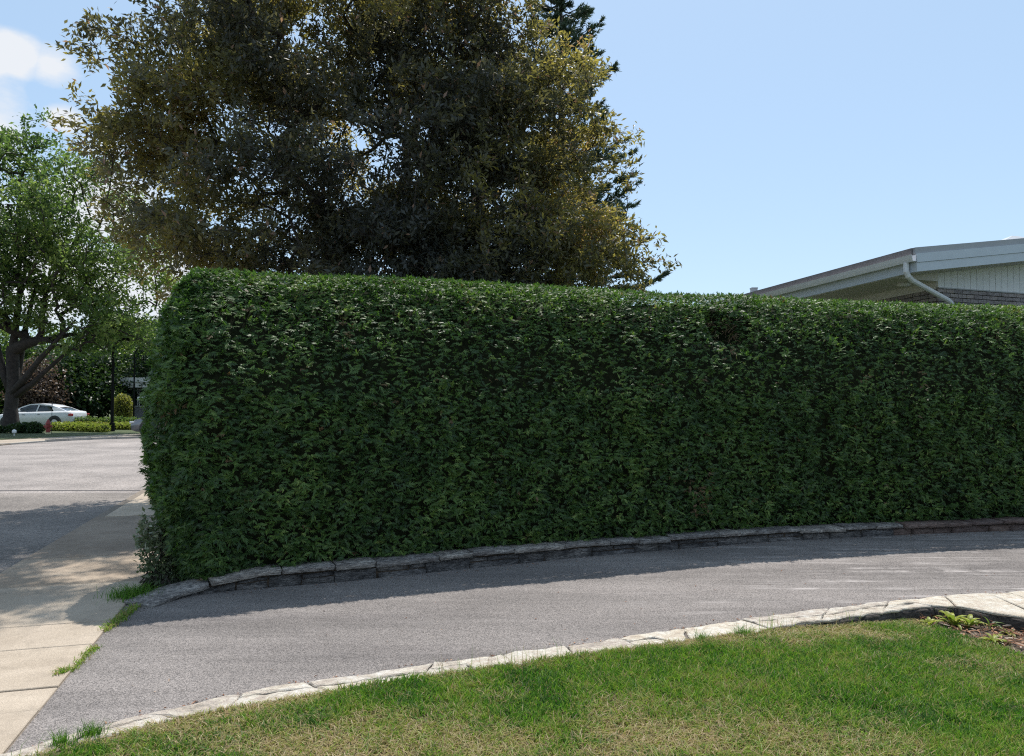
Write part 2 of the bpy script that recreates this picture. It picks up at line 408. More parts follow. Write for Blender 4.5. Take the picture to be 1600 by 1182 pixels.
# sidewalk: bedding plus separate slabs
side = link('sidewalk', None if False else bpy.data.meshes.new('sidewalk'), M['joint']); tag(side, kind='structure')
bm = bmesh.new(); bm_prism(bm, [sw(s_of(-14), 0.0), sw(s_of(20), 0.0), sw(s_of(20), SWW - .0), sw(s_of(-14), SWW)], -.1, .001)
me = bm_mesh('sidewalk', bm); me.materials.append(M['joint']); side.data = me
rng = random.Random(3)
cuts = [-17.5, -16, -14.5, -13, -11.5, -10, -8.6, -7.1, -5.6, -4.2, -2.7, -1.25]
Yc = [4.02, 4.34, 5.08, 5.62, 6.86, 8.1, 9.5, 10.9, 12.3, 13.7, 15.1, 16.5, 18, 19.5]
cuts = sorted([c for c in cuts if c < s_of(3.0)] + [s_of(2.75)] + [s_of(y) - .07 for y in Yc])
cuts = [c for c in cuts]
for i, (a_, b_) in enumerate(zip(cuts, cuts[1:])):
    ymid = sw((a_ + b_) / 2, .7)[1]
    mt = M['conc'] if ymid < 6.4 else M['conc_brown'] if ymid < 11.2 else M['conc']
    if 5.0 < ymid < 5.5: mt = M['conc']
    g = .006
    k0, k1 = rng.uniform(-.02, .02), rng.uniform(-.02, .02)
    ww = SWW - .01 + (.0 if ymid < 10.2 else -.22 if ymid < 11 else -.12)
    pts = [sw(a_ + g, .004), sw(b_ - g, .004), sw(b_ - g, ww * .5), sw(b_ - g, ww), sw(a_ + g, ww), sw(a_ + g, ww * .5)]
    z = .010 + rng.uniform(-.003, .004)
    bm = bmesh.new(); bm_prism(bm, pts, -.06, [z + rng.uniform(-.0015, .0015) for _ in pts])
    tp = [e for e in bm.edges if all(v.co.z > 0 for v in e.verts)]
    bmesh.ops.bevel(bm, geom=tp, offset=.004, segments=1, affect='EDGES')
    child('slab', bm_mesh('slab', bm), mt, side)

# ---- curves of the wall foot and of the near kerb (world, metres)
wall_px = [(225, 952), (262, 941), (300, 930), (375, 922), (540, 909), (720, 890), (900, 872), (1060, 858), (1206, 846.5), (1330, 840), (1460, 834), (1600, 829)]
WALL = np.array([P(*p) for p in wall_px] + [(8.0, 9.75), (10.5, 10.2), (14, 10.7)])
kup_px = [(-60, 1191), (0, 1176), (94, 1151), (202, 1119), (337, 1088), (450, 1069), (600, 1046.5), (802, 1019), (960, 997), (1080, 978), (1200, 962), (1300, 949), (1381, 939), (1460, 931), (1530, 926.5), (1600, 923)]
KUP = np.array([(-3.0, 2.95)][:0] + [P(*p, .03) for p in kup_px] + [(6.0, 6.6), (9, 6.75), (14, 6.9)])
klo_px = [(-60, 1206), (0, 1193), (94, 1169), (202, 1138), (337, 1108), (469, 1087), (600, 1064.5), (745, 1045), (881, 1026), (1039, 1005), (1120, 993), (1200, 981), (1270, 970), (1337, 961), (1399, 951.5), (1450, 946), (1491, 945), (1534, 953), (1600, 963), (1680, 980)]
KLO = np.array([P(*p, .03) for p in klo_px] + [(5.4, 5.2), (7.5, 4.9), (14, 4.7)])
def resample(pl, step=None, n=None):
    d = np.r_[0, np.cumsum(np.linalg.norm(np.diff(pl, axis=0), axis=1))]
    t = np.linspace(0, d[-1], n) if n else np.arange(0, d[-1], step)
    return np.c_[np.interp(t, d, pl[:, 0]), np.interp(t, d, pl[:, 1])], t, d[-1]
def smooth(pl, it=2):
    for _ in range(it):
        q = [pl[0]]
        for a, b in zip(pl, pl[1:]): q += [a * .75 + b * .25, a * .25 + b * .75]
        q.append(pl[-1]); pl = np.array(q)
    return pl
WALLs = smooth(WALL); KUPs = smooth(KUP, 1); KLOs = smooth(KLO, 1)
lawnY = lambda x: np.interp(x, KLOs[:, 0], KLOs[:, 1])
# x decreases only slightly along KLO; keep monotone helper
klo_mono = KLOs[np.argsort(KLOs[:, 0])]
lawnY = lambda x: np.interp(x, klo_mono[:, 0], klo_mono[:, 1])

# driveway sheet (fine grid not needed: relief is in the material)
KU2 = KUP[KUP[:, 0] > sw0[0] - .1]
dp = [tuple(p) for p in KUP if p[0] > -2.36] 
poly = dp + [(14, 10.8)] + [tuple(p) for p in WALL[::-1][1:]] + [tuple(sw(s_of(6.6), 0)), tuple(sw(s_of(5.29), 0)), tuple(sw(s_of(3.65), 0)), tuple(sw(s_of(3.4), 0))]
poly = [(p[0], p[1] - .05) if i < len(dp) else p for i, p in enumerate(poly)]
sheet('driveway', poly, 0.0, M['drive'])

# ------------------------------------------------------------------ lawn (sinks gently towards the bed on the right)
def lawnZ(x, y):
    x = np.asarray(x, float); y = np.asarray(y, float)
    t = np.clip((x - 1.3) / 2.3, 0, 1); t = t * t * (3 - 2 * t)
    out_ = np.clip((x - 9) / 5, 0, 1); yy = np.clip((y + 4) / 5, 0, 1)
    return .014 - .10 * t * (1 - out_) * yy
bed_px = [(1396, 957), (1412, 968), (1440, 977), (1475, 988), (1515, 1002), (1550, 1012), (1585, 1022), (1640, 1045)]
BED = [P(*p, -.085) for p in bed_px] + [(4.6, 3.7), (5.6, 3.4), (7.5, 3.6), (7.6, 4.86), (5.6, 5.1)] + [tuple(p) for p in KLO[::-1] if 2.95 < p[0] < 5.0]
def inpoly(x, y, poly):
    c = np.zeros(len(x), bool); n = len(poly); j = n - 1
    for i in range(n):
        xi, yi = poly[i]; xj, yj = poly[j]
        k = ((yi > y) != (yj > y)) & (x < (xj - xi) * (y - yi) / (yj - yi + 1e-12) + xi)
        c ^= k; j = i
    return c
def dryness(x, y):
    p = np.c_[x, y, x * 0]
    n = vnoise(p, 1.3, 3) * .35 + vnoise(p, 3.6, 4) * .33 + vnoise(p, 10, 5) * .32
    d = np.clip((n - .455) * 3.2, -.5, .6)
    def blob(px, py, rx, ry, amp):
        cx, cy = P(px, py); return amp * np.exp(-(((x - cx) / rx) ** 2 + ((y - cy) / ry) ** 2))
    d = d + blob(830, 1165, .8, .30, .50) + blob(640, 1180, .6, .22, .32) + blob(430, 1190, .6, .2, .35) + blob(1060, 1165, .35, .2, .35) \
        + blob(240, 1140, .35, .2, .6) + blob(390, 1110, .3, .12, .5) + blob(1180, 1005, .5, .14, .55) + blob(1000, 1020, .5, .1, .5) + blob(1340, 1160, .4, .12, .22) \
        + blob(1290, 985, .5, .14, .9) + blob(1385, 985, .3, .1, .4) + blob(1500, 1020, .3, .1, .3) + blob(1370, 1070, .25, .1, .3) \
        - blob(1400, 1080, 1.3, .6, .62) - blob(1000, 1060, .7, .3, .30) - blob(1250, 1050, .6, .25, .3) - blob(590, 1110, .3, .1, .3)
    edge = np.clip(1 - (lawnY(x) - y) / .16, 0, 1)
    d = d + edge * (.62 + .25 * (vnoise(p, 2.2, 9) - .5))
    return np.clip(d, 0, 1)
gx = np.concatenate([np.linspace(-3.2, 7.5, 100), [9, 11, 14]]); T = np.concatenate([np.linspace(0, 1, 50)])
V = []; 
for x in gx:
    yt = float(lawnY(x)) + .06
    for t in T:
        V.append((x, -11.9 + (yt + 11.9) * (1 - (1 - t) ** 2.2), 0))
V = np.array(V); V[:, 2] = lawnZ(V[:, 0], V[:, 1]) + (vnoise(V, 6, 2) - .5) * .012
# the outer left rim of the lawn runs along the pavement
V[:, 0] = np.maximum(V[:, 0], np.where(V[:, 1] < 3.6, sw0[0] + (V[:, 1] - sw0[1]) * swd[0] / swd[1] + .02, -9))
nt_ = len(T); F = [(i * nt_ + j, (i + 1) * nt_ + j, (i + 1) * nt_ + j + 1, i * nt_ + j + 1) for i in range(len(gx) - 1) for j in range(nt_ - 1)]
tag(link('lawn', np_mesh('lawn', V, F, {'dry': dryness(V[:, 0], V[:, 1])}), M['lawn_base']), kind='structure')

def blades(n, x, y, z, h, w, lean, rng, rnd, name, mat, root=None, dirb=None):
    az = rng.uniform(0, 2 * np.pi, n); ld = np.c_[np.cos(az), np.sin(az), np.zeros(n)]
    wd = rng.uniform(0, 2 * np.pi, n); wv = np.c_[np.cos(wd), np.sin(wd), np.zeros(n)] * w[:, None] * .5
    b = np.c_[x, y, z]
    up = np.array((0, 0, 1.))
    m_ = b + up * (h * .55)[:, None] + ld * (lean * h * .28)[:, None]
    t = b + up * (h * (1 - .25 * lean))[:, None] + ld * (lean * h)[:, None]
    V = np.stack([b - wv, b + wv, m_ + wv * .75, m_ - wv * .75, t], 1).reshape(-1, 3)
    i = np.arange(n)[:, None] * 5
    F = np.concatenate([i + [0, 1, 2], i + [0, 2, 3], i + [3, 2, 4]], 0)
    return np_mesh(name, V, F, {'rnd': np.repeat(rnd, 5)})
rg = np.random.default_rng(11)
n = 700000
x = rg.uniform(-2.7, 5.6, n); y = rg.uniform(2.9, 6.2, n)
k = (y < lawnY(x) + .012) & (np.abs(x) < .72 * y + .25) & ~inpoly(x, y, BED)
k &= x > sw0[0] + (y - sw0[1]) * swd[0] / swd[1] + .02
x, y = x[k], y[k]
xo = rg.uniform(-2.4, 6, 50000); yo = rg.uniform(.3, 3.2, 50000)
x = np.r_[x, xo]; y = np.r_[y, yo]
k = ~inpoly(x, y, BED); x, y = x[k], y[k]
d = dryness(x, y); keep = rg.random(len(x)) < (1 - .45 * d) * .74
keep &= (vnoise(np.c_[x, y, x * 0], 34, 8) > .30)
x, y, d = x[keep], y[keep], d[keep]; n = len(x)
p3 = np.c_[x, y, x * 0]
tuft = vnoise(p3, 11, 21); big = vnoise(p3, 2.6, 22)
h = .030 + .030 * rg.random(n) * (1.1 - .6 * d) + .022 * (tuft - .4) * (1 - d) + .008 * big
h = np.clip(h, .012, .1)
col = np.where(rg.random(n) < d * .9, .60 + .36 * rg.random(n), .06 + .50 * rg.random(n) + .35 * (big - .42) + .35 * (vnoise(p3, 6, 25) - .5) + .45 * (vnoise(p3, 45, 26) - .5) - .06 * np.clip((x - .5) / 2, 0, 1))
straw = rg.random(n) < .10; col = np.where(straw, .62 + .3 * rg.random(n), col)
col = np.clip(col, 0, 1)
lean = rg.uniform(.15, 1.0, n) + .6 * d
me = blades(n, x, y, lawnZ(x, y) - .004, h, rg.uniform(.0038, .0085, n), lean, rg, col, 'grass', M['grass'])
tag(link('grass', me, M['grass']), 'mown lawn of green blades with straw-coloured dry patches below the flagstone edging', 'grass', kind='stuff')

# tall thin wisps growing along the edging
n = 520; s_ = rg.uniform(-2.3, 3.4, n)
cl = vnoise(np.c_[s_, s_ * 0, s_ * 0], 3.0, 31); k = cl > .5; s_ = s_[k]; n = len(s_)
yy = lawnY(s_) - rg.uniform(-.03, .07, n)
me = blades(n, s_, yy, lawnZ(s_, yy), rg.uniform(.07, .17, n), rg.uniform(.002, .0035, n), rg.uniform(.05, .5, n), rg, np.where(rg.random(n) < .5, rg.uniform(.7, 1, n), rg.uniform(.1, .6, n)), 'wispy_grass', M['grass'])
tag(link('wispy_grass', me, M['grass']), 'tall thin grass wisps standing along the flagstone edging', 'grass', kind='stuff')
# darker green tufts against the edging
for k_, (px, py, lab) in enumerate(((97, 1166, 'leftmost small green grass tuft overlapping the flagstone edging'), (143, 1151, 'dark green grass tuft on the flagstones, second from the left end'),
                                  (1097, 1000, 'grass tuft in front of the flagstones near the brown strip'), (1160, 990, 'taller grass tuft on the brown strip by the flagstones'))):
    c = P(px, py + 6); n = 170
    x = c[0] + rg.normal(0, .028, n); y = c[1] + rg.normal(0, .022, n)
    me = blades(n, x, y, np.full(n, .01) + (0 if k_ < 2 else -.02), rg.uniform(.05, .10 if k_ < 2 else .13, n), rg.uniform(.002, .004, n), rg.uniform(.2, .9, n), rg, rg.uniform(0, .45, n), 'grass_tuft', M['grass'])
    tag(link('grass_tuft', me, M['grass']), lab, 'grass tuft', 'grass tufts along the flagstone edging')

# ------------------------------------------------------------------ flagstone edging of the driveway
edging = empty('stone_edging', (float(KUP[5][0]), float(KUP[5][1]), 0), 'long curving strip of cream flagstones between driveway and front lawn', 'stone edging')
nS = 240
U_, _, _ = resample(KUPs, n=nS); Lw, _, _ = resample(KLOs, n=nS)
# pair points of both curves by nearest x so that the joints cross the strip
ux = np.r_[np.linspace(-2.55, 6.6, nS - 4), 8, 10, 12, 14]
kum = KUPs[np.argsort(KUPs[:, 0])]
Uy = np.interp(ux, kum[:, 0], kum[:, 1]); Ly = lawnY(ux)
def edge_pt(x, f):
    a = np.interp(x, kum[:, 0], kum[:, 1]); b = float(lawnY(x)); return (x, b + (a - b) * f)
bm = bmesh.new()
for i in range(len(ux) - 1):
    a0, a1 = ux[i], ux[i + 1]
    p = [edge_pt(a0, 0.03), edge_pt(a1, 0.03), edge_pt(a1, .99), edge_pt(a0, .99)]
    v = [bm.verts.new((q[0], q[1], z)) for q in p for z in (-.3, .010)]
    bm.faces.new((v[1], v[3], v[5], v[7])); bm.faces.new((v[0], v[2], v[3], v[1])); bm.faces.new((v[4], v[6], v[7], v[5]))
bmesh.ops.remove_doubles(bm, verts=bm.verts[:], dist=.0005)
bmesh.ops.recalc_face_normals(bm, faces=bm.faces[:])
child('mortar_bed', bm_mesh('mortar_bed', bm), M['kerb_side'], edging)
rng = random.Random(12)
def flag_piece(poly_xf, z):
    """polygon given in (x, f) strip coordinates, densified and jittered"""
    pts = []
    for i in range(len(poly_xf)):
        a = poly_xf[i]; b = poly_xf[(i + 1) % len(poly_xf)]
        m_ = max(2, int(abs(b[0] - a[0]) / .07) + 1)
        for k in range(m_):
            t = k / m_; x = a[0] + (b[0] - a[0]) * t; f = a[1] + (b[1] - a[1]) * t
            q = edge_pt(x, f)
            pts.append((q[0] + rng.gauss(0, .006), q[1] + rng.gauss(0, .009) + (.007 * math.sin(q[0] * 9.1) + .006 * math.sin(q[0] * 23)) * (f - .5) * 2))
    c = (sum(p[0] for p in pts) / len(pts), sum(p[1] for p in pts) / len(pts))
    sh = []
    for p in pts:
        v = Vector((p[0] - c[0], p[1] - c[1])); l = v.length; v = v * ((l - .006) / l); sh.append((c[0] + v.x, c[1] + v.y))
    bm = bmesh.new(); bm_prism(bm, sh, .004, [z + rng.gauss(0, .0015) for _ in sh])
    tp = [e for e in bm.edges if all(v.co.z > 0 for v in e.verts)]
    bmesh.ops.bevel(bm, geom=tp, offset=.006, segments=1, affect='EDGES')
    child('flagstone', bm_mesh('flagstone', bm), M['flag'], edging)
x = -2.5; slant = .03
while x < 8.5:
    Lx = rng.uniform(.34, .62); ns = rng.uniform(-.10, .10); z = .026 + rng.uniform(-.004, .005); x1 = x + Lx
    wide = float(np.interp(x, kum[:, 0], kum[:, 1])) - float(lawnY(x))
    if wide > .45:                                    # the apron widens on the right: crazy paving of several stones
        rows = 2 if wide < .9 else 3
        fs = [0] + [(r + 1) / rows + rng.uniform(-.06, .06) for r in range(rows - 1)] + [1]
        for r in range(rows):
            o0 = rng.uniform(-.08, .08)
            if rng.random() < .5:
                xm = x + Lx * rng.uniform(.4, .6)
                flag_piece([(x + slant, fs[r]), (xm + .04, fs[r]), (xm - .03, fs[r + 1]), (x + slant, fs[r + 1])], z)
                flag_piece([(xm + .04, fs[r]), (x1 + ns, fs[r]), (x1 + ns, fs[r + 1]), (xm - .03, fs[r + 1])], z + .003)
            else:
                flag_piece([(x + slant, fs[r]), (x1 + ns, fs[r]), (x1 + ns, fs[r + 1]), (x + slant, fs[r + 1])], z)
    else:
        t = rng.random()
        A0, A1, B0, B1 = (x - slant, 0), (x + slant, 1), (x1 - ns, 0), (x1 + ns, 1)
        if t < .4: flag_piece([A0, B0, B1, A1], z)
        elif t < .75:                                  # diagonal split
            f0 = rng.uniform(.3, .8); f1 = rng.uniform(.1, .7)
            mA = (x - slant + 2 * slant * f0, f0); mB = (x1 - ns + 2 * ns * f1, f1)
            flag_piece([A0, B0, mB, mA], z); flag_piece([mA, mB, B1, A1], z + .003)
        else:
            xm = x + Lx * .5
            flag_piece([A0, (xm + .07, 0), (xm - .02, .55), (x - slant + 1.1 * slant, .55)], z)
            flag_piece([(x - slant + 1.1 * slant, .55), (xm - .02, .55), (xm + .07, 0), B0, B1, A1], z + .002)
    x = x1; slant = ns

# ------------------------------------------------------------------ planting bed: soil, mulch, small plants
bm = bmesh.new(); f = bm.faces.new([bm.verts.new((p[0], p[1], float(lawnZ(p[0], p[1])) + .006)) for p in BED])
bmesh.ops.triangulate(bm, faces=bm.faces[:]); bmesh.ops.recalc_face_normals(bm, faces=bm.faces[:])
for f in bm.faces:
    if f.normal.z < 0: f.normal_flip()
tag(link('planting_bed', bm_mesh('planting_bed', bm), M['soil']), kind='structure')
def kites(p, d, nrm, L, Wd, fold=.12, flip=None):
    """leaf-shaped folded kites -> V, F"""
    s = unit(np.cross(d, nrm)); n_ = unit(np.cross(s, d))
    L = L[:, None]; Wd = Wd[:, None]
    V = np.stack([p, p + d * L * .42 + s * Wd * .5 + n_ * Wd * fold, p + d * L, p + d * L * .42 - s * Wd * .5 + n_ * Wd * fold], 1).reshape(-1, 3)
    i = np.arange(len(p))[:, None] * 4
    return V, np.concatenate([i + [0, 1, 2], i + [0, 2, 3]], 0)
n = 9000
x = rg.uniform(2.7, 5.6, n); y = rg.uniform(3.6, 6.2, n); k = inpoly(x, y, BED); x, y = x[k], y[k]; n = len(x)
p = np.c_[x, y, lawnZ(x, y) + .008 + rg.random(n) * .03]
d = unit(np.c_[rg.normal(size=n), rg.normal(size=n), rg.normal(0, .25, n)]); nr = unit(np.c_[rg.normal(0, .4, n), rg.normal(0, .4, n), np.ones(n)])
V, F = kites(p, d, nr, rg.uniform(.03, .10, n), rg.uniform(.004, .018, n), .2)
tag(link('mulch', np_mesh('mulch', V, F, {'rnd': np.repeat(rg.random(n) ** .8, 4)}), M['mulch']), 'reddish brown bark mulch and dry litter covering the corner bed', 'mulch', kind='stuff')
def rosette(px, py, zb, nl, L, Wd, mat, label, name='hosta', up=.8, group=None, cat='plant'):
    c = P(px, py, zb); root = empty(name, (c[0], c[1], zb), label, cat, group)
    for i in range(nl):
        a = i * 2.4 + rg.uniform(-.3, .3); el = up * rg.uniform(.5, 1.2); l = L * rg.uniform(.7, 1.1); w = Wd * rg.uniform(.8, 1.1)
        V = []; m_ = 6; dx, dy = math.cos(a), math.sin(a); sx, sy = -dy, dx
        x_, z_ = .006, 0.0; ang = el
        cc = rg.random()
        for k in range(m_):
            t = k / (m_ - 1); ww = w * math.sin(math.pi * min(1, t * .92 + .06)) * .5
            for s, e in ((-1, .35), (0, 0), (1, .35)):
                V.append((c[0] + dx * x_ + sx * ww * s, c[1] + dy * x_ + sy * ww * s, zb + z_ + e * ww))
            x_ += l / (m_ - 1) * math.cos(ang); z_ += l / (m_ - 1) * math.sin(ang); ang -= .34
        F = [(k * 3 + j, k * 3 + j + 1, k * 3 + j + 4, k * 3 + j + 3) for k in range(m_ - 1) for j in (0, 1)]
        child('leaf', np_mesh('leaf', V, F, {'rnd': [cc] * len(V)}), mat, root, True)
    return root
rosette(1452, 980, -.075, 12, .10, .028, M['lime'], 'small yellow-green plant against the dark stone edge, leftmost in the bed', up=1.3)
rosette(1488, 979, -.075, 24, .155, .036, M['lime'], 'tallest clump of yellow-green leaves at the bend of the stone edge', up=1.35)
rosette(1515, 981, -.075, 17, .14, .034, M['lime'], 'yellow-green leafy plant just right of the tallest clump in the bed', up=1.35)
rosette(1546, 983, -.075, 6, .12, .022, M['midleaf'], 'tiny upright seedling beside the stone edge in the bed', name='seedling', up=1.45)
rosette(1553, 1005, -.078, 20, .12, .028, M['lime'], 'low spreading lime rosette at the front of the mulch bed', up=.95)
rosette(1578, 992, -.078, 10, .09, .026, M['yelleaf'], 'small flat yellowish plant in the mulch behind the lime rosette', up=.8)

# rough stones, dark with soil and painted-in shade, facing the bed side of the edging
M['edge_stone'] = stone('shade_dark_edge_stone', (.035, .03, .028), (.08, .07, .062), (.16, .14, .125), wth=.9)
kp = KLOs[(KLOs[:, 0] > 1.2)]; kp, kt, klen = resample(kp, step=.01)
i0 = 0; sd_ = 500
while i0 < len(kp) - 60 and i0 < 620:
    ln_ = rng.randint(20, 38); a0 = kp[i0]; n1 = 5; V = []; F = []
    for a_ in range(n1 + 1):
        q = kp[min(i0 + 1 + int((ln_ - 2) * a_ / n1), len(kp) - 2)]; q2 = kp[min(i0 + 4 + int((ln_ - 2) * a_ / n1), len(kp) - 1)]
        dd_ = (q2 - q) / max(np.linalg.norm(q2 - q), 1e-6); ou = np.array((dd_[1], -dd_[0]))
        e_ = .012 if a_ in (0, n1) else 0
        for zz, oo in ((-.2, .012), (-.12, .018), (-.05, .016), (-.004, .012), (.006, .0)):
            r_ = q + ou * (oo - e_); V.append((r_[0], r_[1], zz))
        r_ = q - ou * .05; V.append((r_[0], r_[1], .004))
    for a_ in range(n1):
        for b_ in range(5): F.append((a_ * 6 + b_, (a_ + 1) * 6 + b_, (a_ + 1) * 6 + b_ + 1, a_ * 6 + b_ + 1))
    V = np.array(V); V[:, :2] += (np.c_[vnoise(V, 22, sd_), vnoise(V, 22, sd_ + 1)] - .5) * .022
    child('edge_stone', np_mesh('edge_stone', V, F), M['edge_stone'], edging)
    i0 += ln_; sd_ += 3

# ------------------------------------------------------------------ low stone wall under the hedge
wall = empty('stone_wall', (float(WALLs[20][0]), float(WALLs[20][1]), 0), 'low dry stone retaining wall with thin cap stones at the foot of the cedar hedge', 'stone wall')
wp, wt, wl = resample(WALLs, step=.02)
def wpt(s, back=0.0):
    i = min(max(s / .02, 0), len(wp) - 1.001); k = int(i); t = i - k
    p = wp[k] * (1 - t) + wp[k + 1] * t; d = wp[min(k + 3, len(wp) - 1)] - wp[max(k - 3, 0)]; d = d / np.linalg.norm(d)
    return p + np.array((-d[1], d[0])) * back
def wtop(s):                                          # height of the wall: ramps up from the pavement end
    return float(np.interp(s, [0, .25, .62, .98, 3, 7, 9], [.03, .058, .098, .146, .152, .135, .13]))
def wall_stone(s0, s1, z0, z1, b0, b1, mat, name, seed, amp=.012):
    n1, n2, n3 = max(3, int((s1 - s0) / .06)), 3, 3
    V = []; idx = {}; F = []
    def gv(i, j, k):
        if (i, j, k) not in idx:
            s = s0 + (s1 - s0) * i / n1
            u = abs(2 * i / n1 - 1); e = .010 * (u ** 6)
            za, zb = (z0(s), z1(s)) if callable(z1) else (z0, z1)
            zz = za + (zb - za) * k / n3
            q = wpt(s, b0 + (b1 - b0) * j / n2)
            if j == 0 and k in (0, n3): q = wpt(s, b0 + .008)
            if k == n3 and j == 0: zz -= .004
            if i in (0, n1) and j == 0: q = wpt(s, b0 + .007)
            idx[(i, j, k)] = len(V); V.append((q[0], q[1], zz))
        return idx[(i, j, k)]
    for i in range(n1):
        for j in range(n2):
            F.append((gv(i, j, n3), gv(i + 1, j, n3), gv(i + 1, j + 1, n3), gv(i, j + 1, n3)))
        for k in range(n3):
            F.append((gv(i, 0, k), gv(i + 1, 0, k), gv(i + 1, 0, k + 1), gv(i, 0, k + 1)))
            F.append((gv(i, n2, k + 1), gv(i + 1, n2, k + 1), gv(i + 1, n2, k), gv(i, n2, k)))
    for j in range(n2):
        for k in range(n3):
            F.append((gv(0, j, k + 1), gv(0, j + 1, k + 1), gv(0, j + 1, k), gv(0, j, k)))
            F.append((gv(n1, j, k), gv(n1, j + 1, k), gv(n1, j + 1, k + 1), gv(n1, j, k + 1)))
    V = np.array(V)
    V += (np.stack([vnoise(V, 14, seed), vnoise(V, 14, seed + 1), vnoise(V, 14, seed + 2) * .5], 1) - np.array([.5, .5, .25])) * amp * 2
    V += (np.stack([vnoise(V, 45, seed + 5), vnoise(V, 45, seed + 6), vnoise(V, 30, seed + 7) * .5], 1) - np.array([.5, .5, .25])) * amp
    child(name, np_mesh(name, V, np.array(F)), mat, wall)
s = .02; sd_ = 100
while s < wl - .5:                                     # cap stones
    L_ = rng.uniform(.30, .62); s1 = min(s + L_, wl - .3)
    tk = rng.uniform(.036, .05); dz = rng.uniform(-.012, .010)
    red = 6.45 < s
    wall_stone(s + .006, s1 - .006, (lambda q, tk=tk, dz=dz: wtop(q) - tk + dz), (lambda q, dz=dz: wtop(q) + dz + .002), -.035 + rng.uniform(-.01, .01), .26, M['cap_stone'] if s < 8.2 else M['red_stone'], 'cap_stone', sd_, .010)
    s = s1; sd_ += 9
s = .18
while s < wl - .5:                                     # body stones, one or two courses
    L_ = rng.uniform(.24, .55); s1 = min(s + L_, wl - .3); h = wtop((s + s1) / 2) - .05
    mt = M['wall_stone'] if s < 8.2 else M['red_stone']
    if h > .085 and rng.random() < .45:
        f = rng.uniform(.38, .62)
        o = rng.uniform(-.012, .012)
        wall_stone(s + .007, s1 - .007, (lambda q: -.03), (lambda q, f=f: (wtop(q) - .054) * f), .0 + o, .24, mt, 'stone', sd_, .013)
        sm = s + (s1 - s) * rng.uniform(.35, .65) if s1 - s > .4 else s1
        wall_stone(s + .007, sm - .007, (lambda q, f=f: (wtop(q) - .054) * f + .008), (lambda q: wtop(q) - .055), .006 - o, .24, mt, 'stone', sd_ + 3, .012)
        if sm < s1: wall_stone(sm + .007, s1 - .007, (lambda q, f=f: (wtop(q) - .054) * f + .008), (lambda q: wtop(q) - .055), .004, .24, mt, 'stone', sd_ + 5, .012)
    else:
        wall_stone(s + .007, s1 - .007, (lambda q: -.03), (lambda q: max(.01, wtop(q) - .055)), rng.uniform(-.008, .012), .24, mt, 'stone', sd_, .016)
    s = s1; sd_ += 11
# earth core behind the joints
V = []; F = []
ss = np.arange(.1, wl - .35, .1)
for q in ss:
    a = wpt(q, .03); b = wpt(q, float(np.interp(q, [0, .5, 1.2], [.1, .16, .9]))); h = wtop(q) - .03
    V += [(a[0], a[1], -.03), (a[0], a[1], h - .02), (b[0], b[1], h)]
for i in range(len(ss) - 1):
    F += [(i * 3, i * 3 + 3, i * 3 + 4, i * 3 + 1), (i * 3 + 1, i * 3 + 4, i * 3 + 5, i * 3 + 2)]
child('earth_fill', np_mesh('earth_fill', V, F), M['soil'], wall)

# ------------------------------------------------------------------ cedar hedge
hedge = empty('cedar_hedge', (0.5, 8.6, 0), 'tall clipped green cedar hedge with rounded top behind the low stone wall', 'hedge')
# centre line: the wall curve set back
HW = .66; HZ0, HZ1 = .12, 2.83
cl0 = P(590, 902); cl1 = P(900, 872); cl2 = P(1206, 847); cl3 = P(1600, 829)
base_line = np.array([(-2.85, 5.98), (-2.2, 6.33), (-1.35, 6.72), (.65, 7.63), (2.98, 8.62), (4.9, 9.12), (6.4, 9.42), (8.0, 9.72), (10.5, 10.2), (14, 10.7)])
base_line = smooth(base_line)
hp, ht, hl = resample(base_line, step=.05)
hd = np.gradient(hp, axis=0); hd = unit(hd); hn = np.c_[-hd[:, 1], hd[:, 0]]
def hmap(s, v):
    """s along, v across (0 = front face foot, positive = away from the driveway)"""
    i = np.clip(s / .05, -40, len(hp) - 1.001); j = np.clip(i, 0, len(hp) - 1.001); k = j.astype(int); t = (j - k)[:, None]
    p = hp[k] * (1 - t) + hp[k + 1] * t; d = unit(hd[k] * (1 - t) + hd[k + 1] * t); nn = np.c_[-d[:, 1], d[:, 0]]
    p = p + d * ((i - j) * .05)[:, None] + nn * v[:, None]
    return p, d, nn
S0, S1 = .02, hl - .6
RS = np.array((.46, .60, 1.15))
def hedge_surf(n, rng, shrink=0.0):
    V0, V1 = .22 + shrink, .22 + 2 * HW - shrink
    s0, s1, z1 = S0 + shrink, S1, HZ1 - shrink
    A = np.array([(s1 - s0) * (z1 - .05), (s1 - s0) * (z1 - .05) * .30, (s1 - s0) * (V1 - V0), (V1 - V0) * z1])
    w = np.array([1.0, .5, 1.0, 2.0]) * A; w = w / w.sum()
    k = rng.choice(4, n, p=w); a, b = rng.random(n), rng.random(n)
    s = np.where(k == 3, s0, s0 + (s1 - s0) * a); v = np.select([k == 0, k == 1], [V0, V1], V0 + (V1 - V0) * np.where(k == 3, a, b))
    z = np.where(k == 2, z1, .05 + (z1 - .05) * b)
    p = np.c_[s, v, z]; lo = np.array((s0, V0, -5)) + RS; hi = np.array((s1 + 3, V1, z1)) - RS
    c = np.clip(p, lo, hi); d = unit(p - c)
    q = c + d * RS; nn = unit(d / RS)
    return q, nn
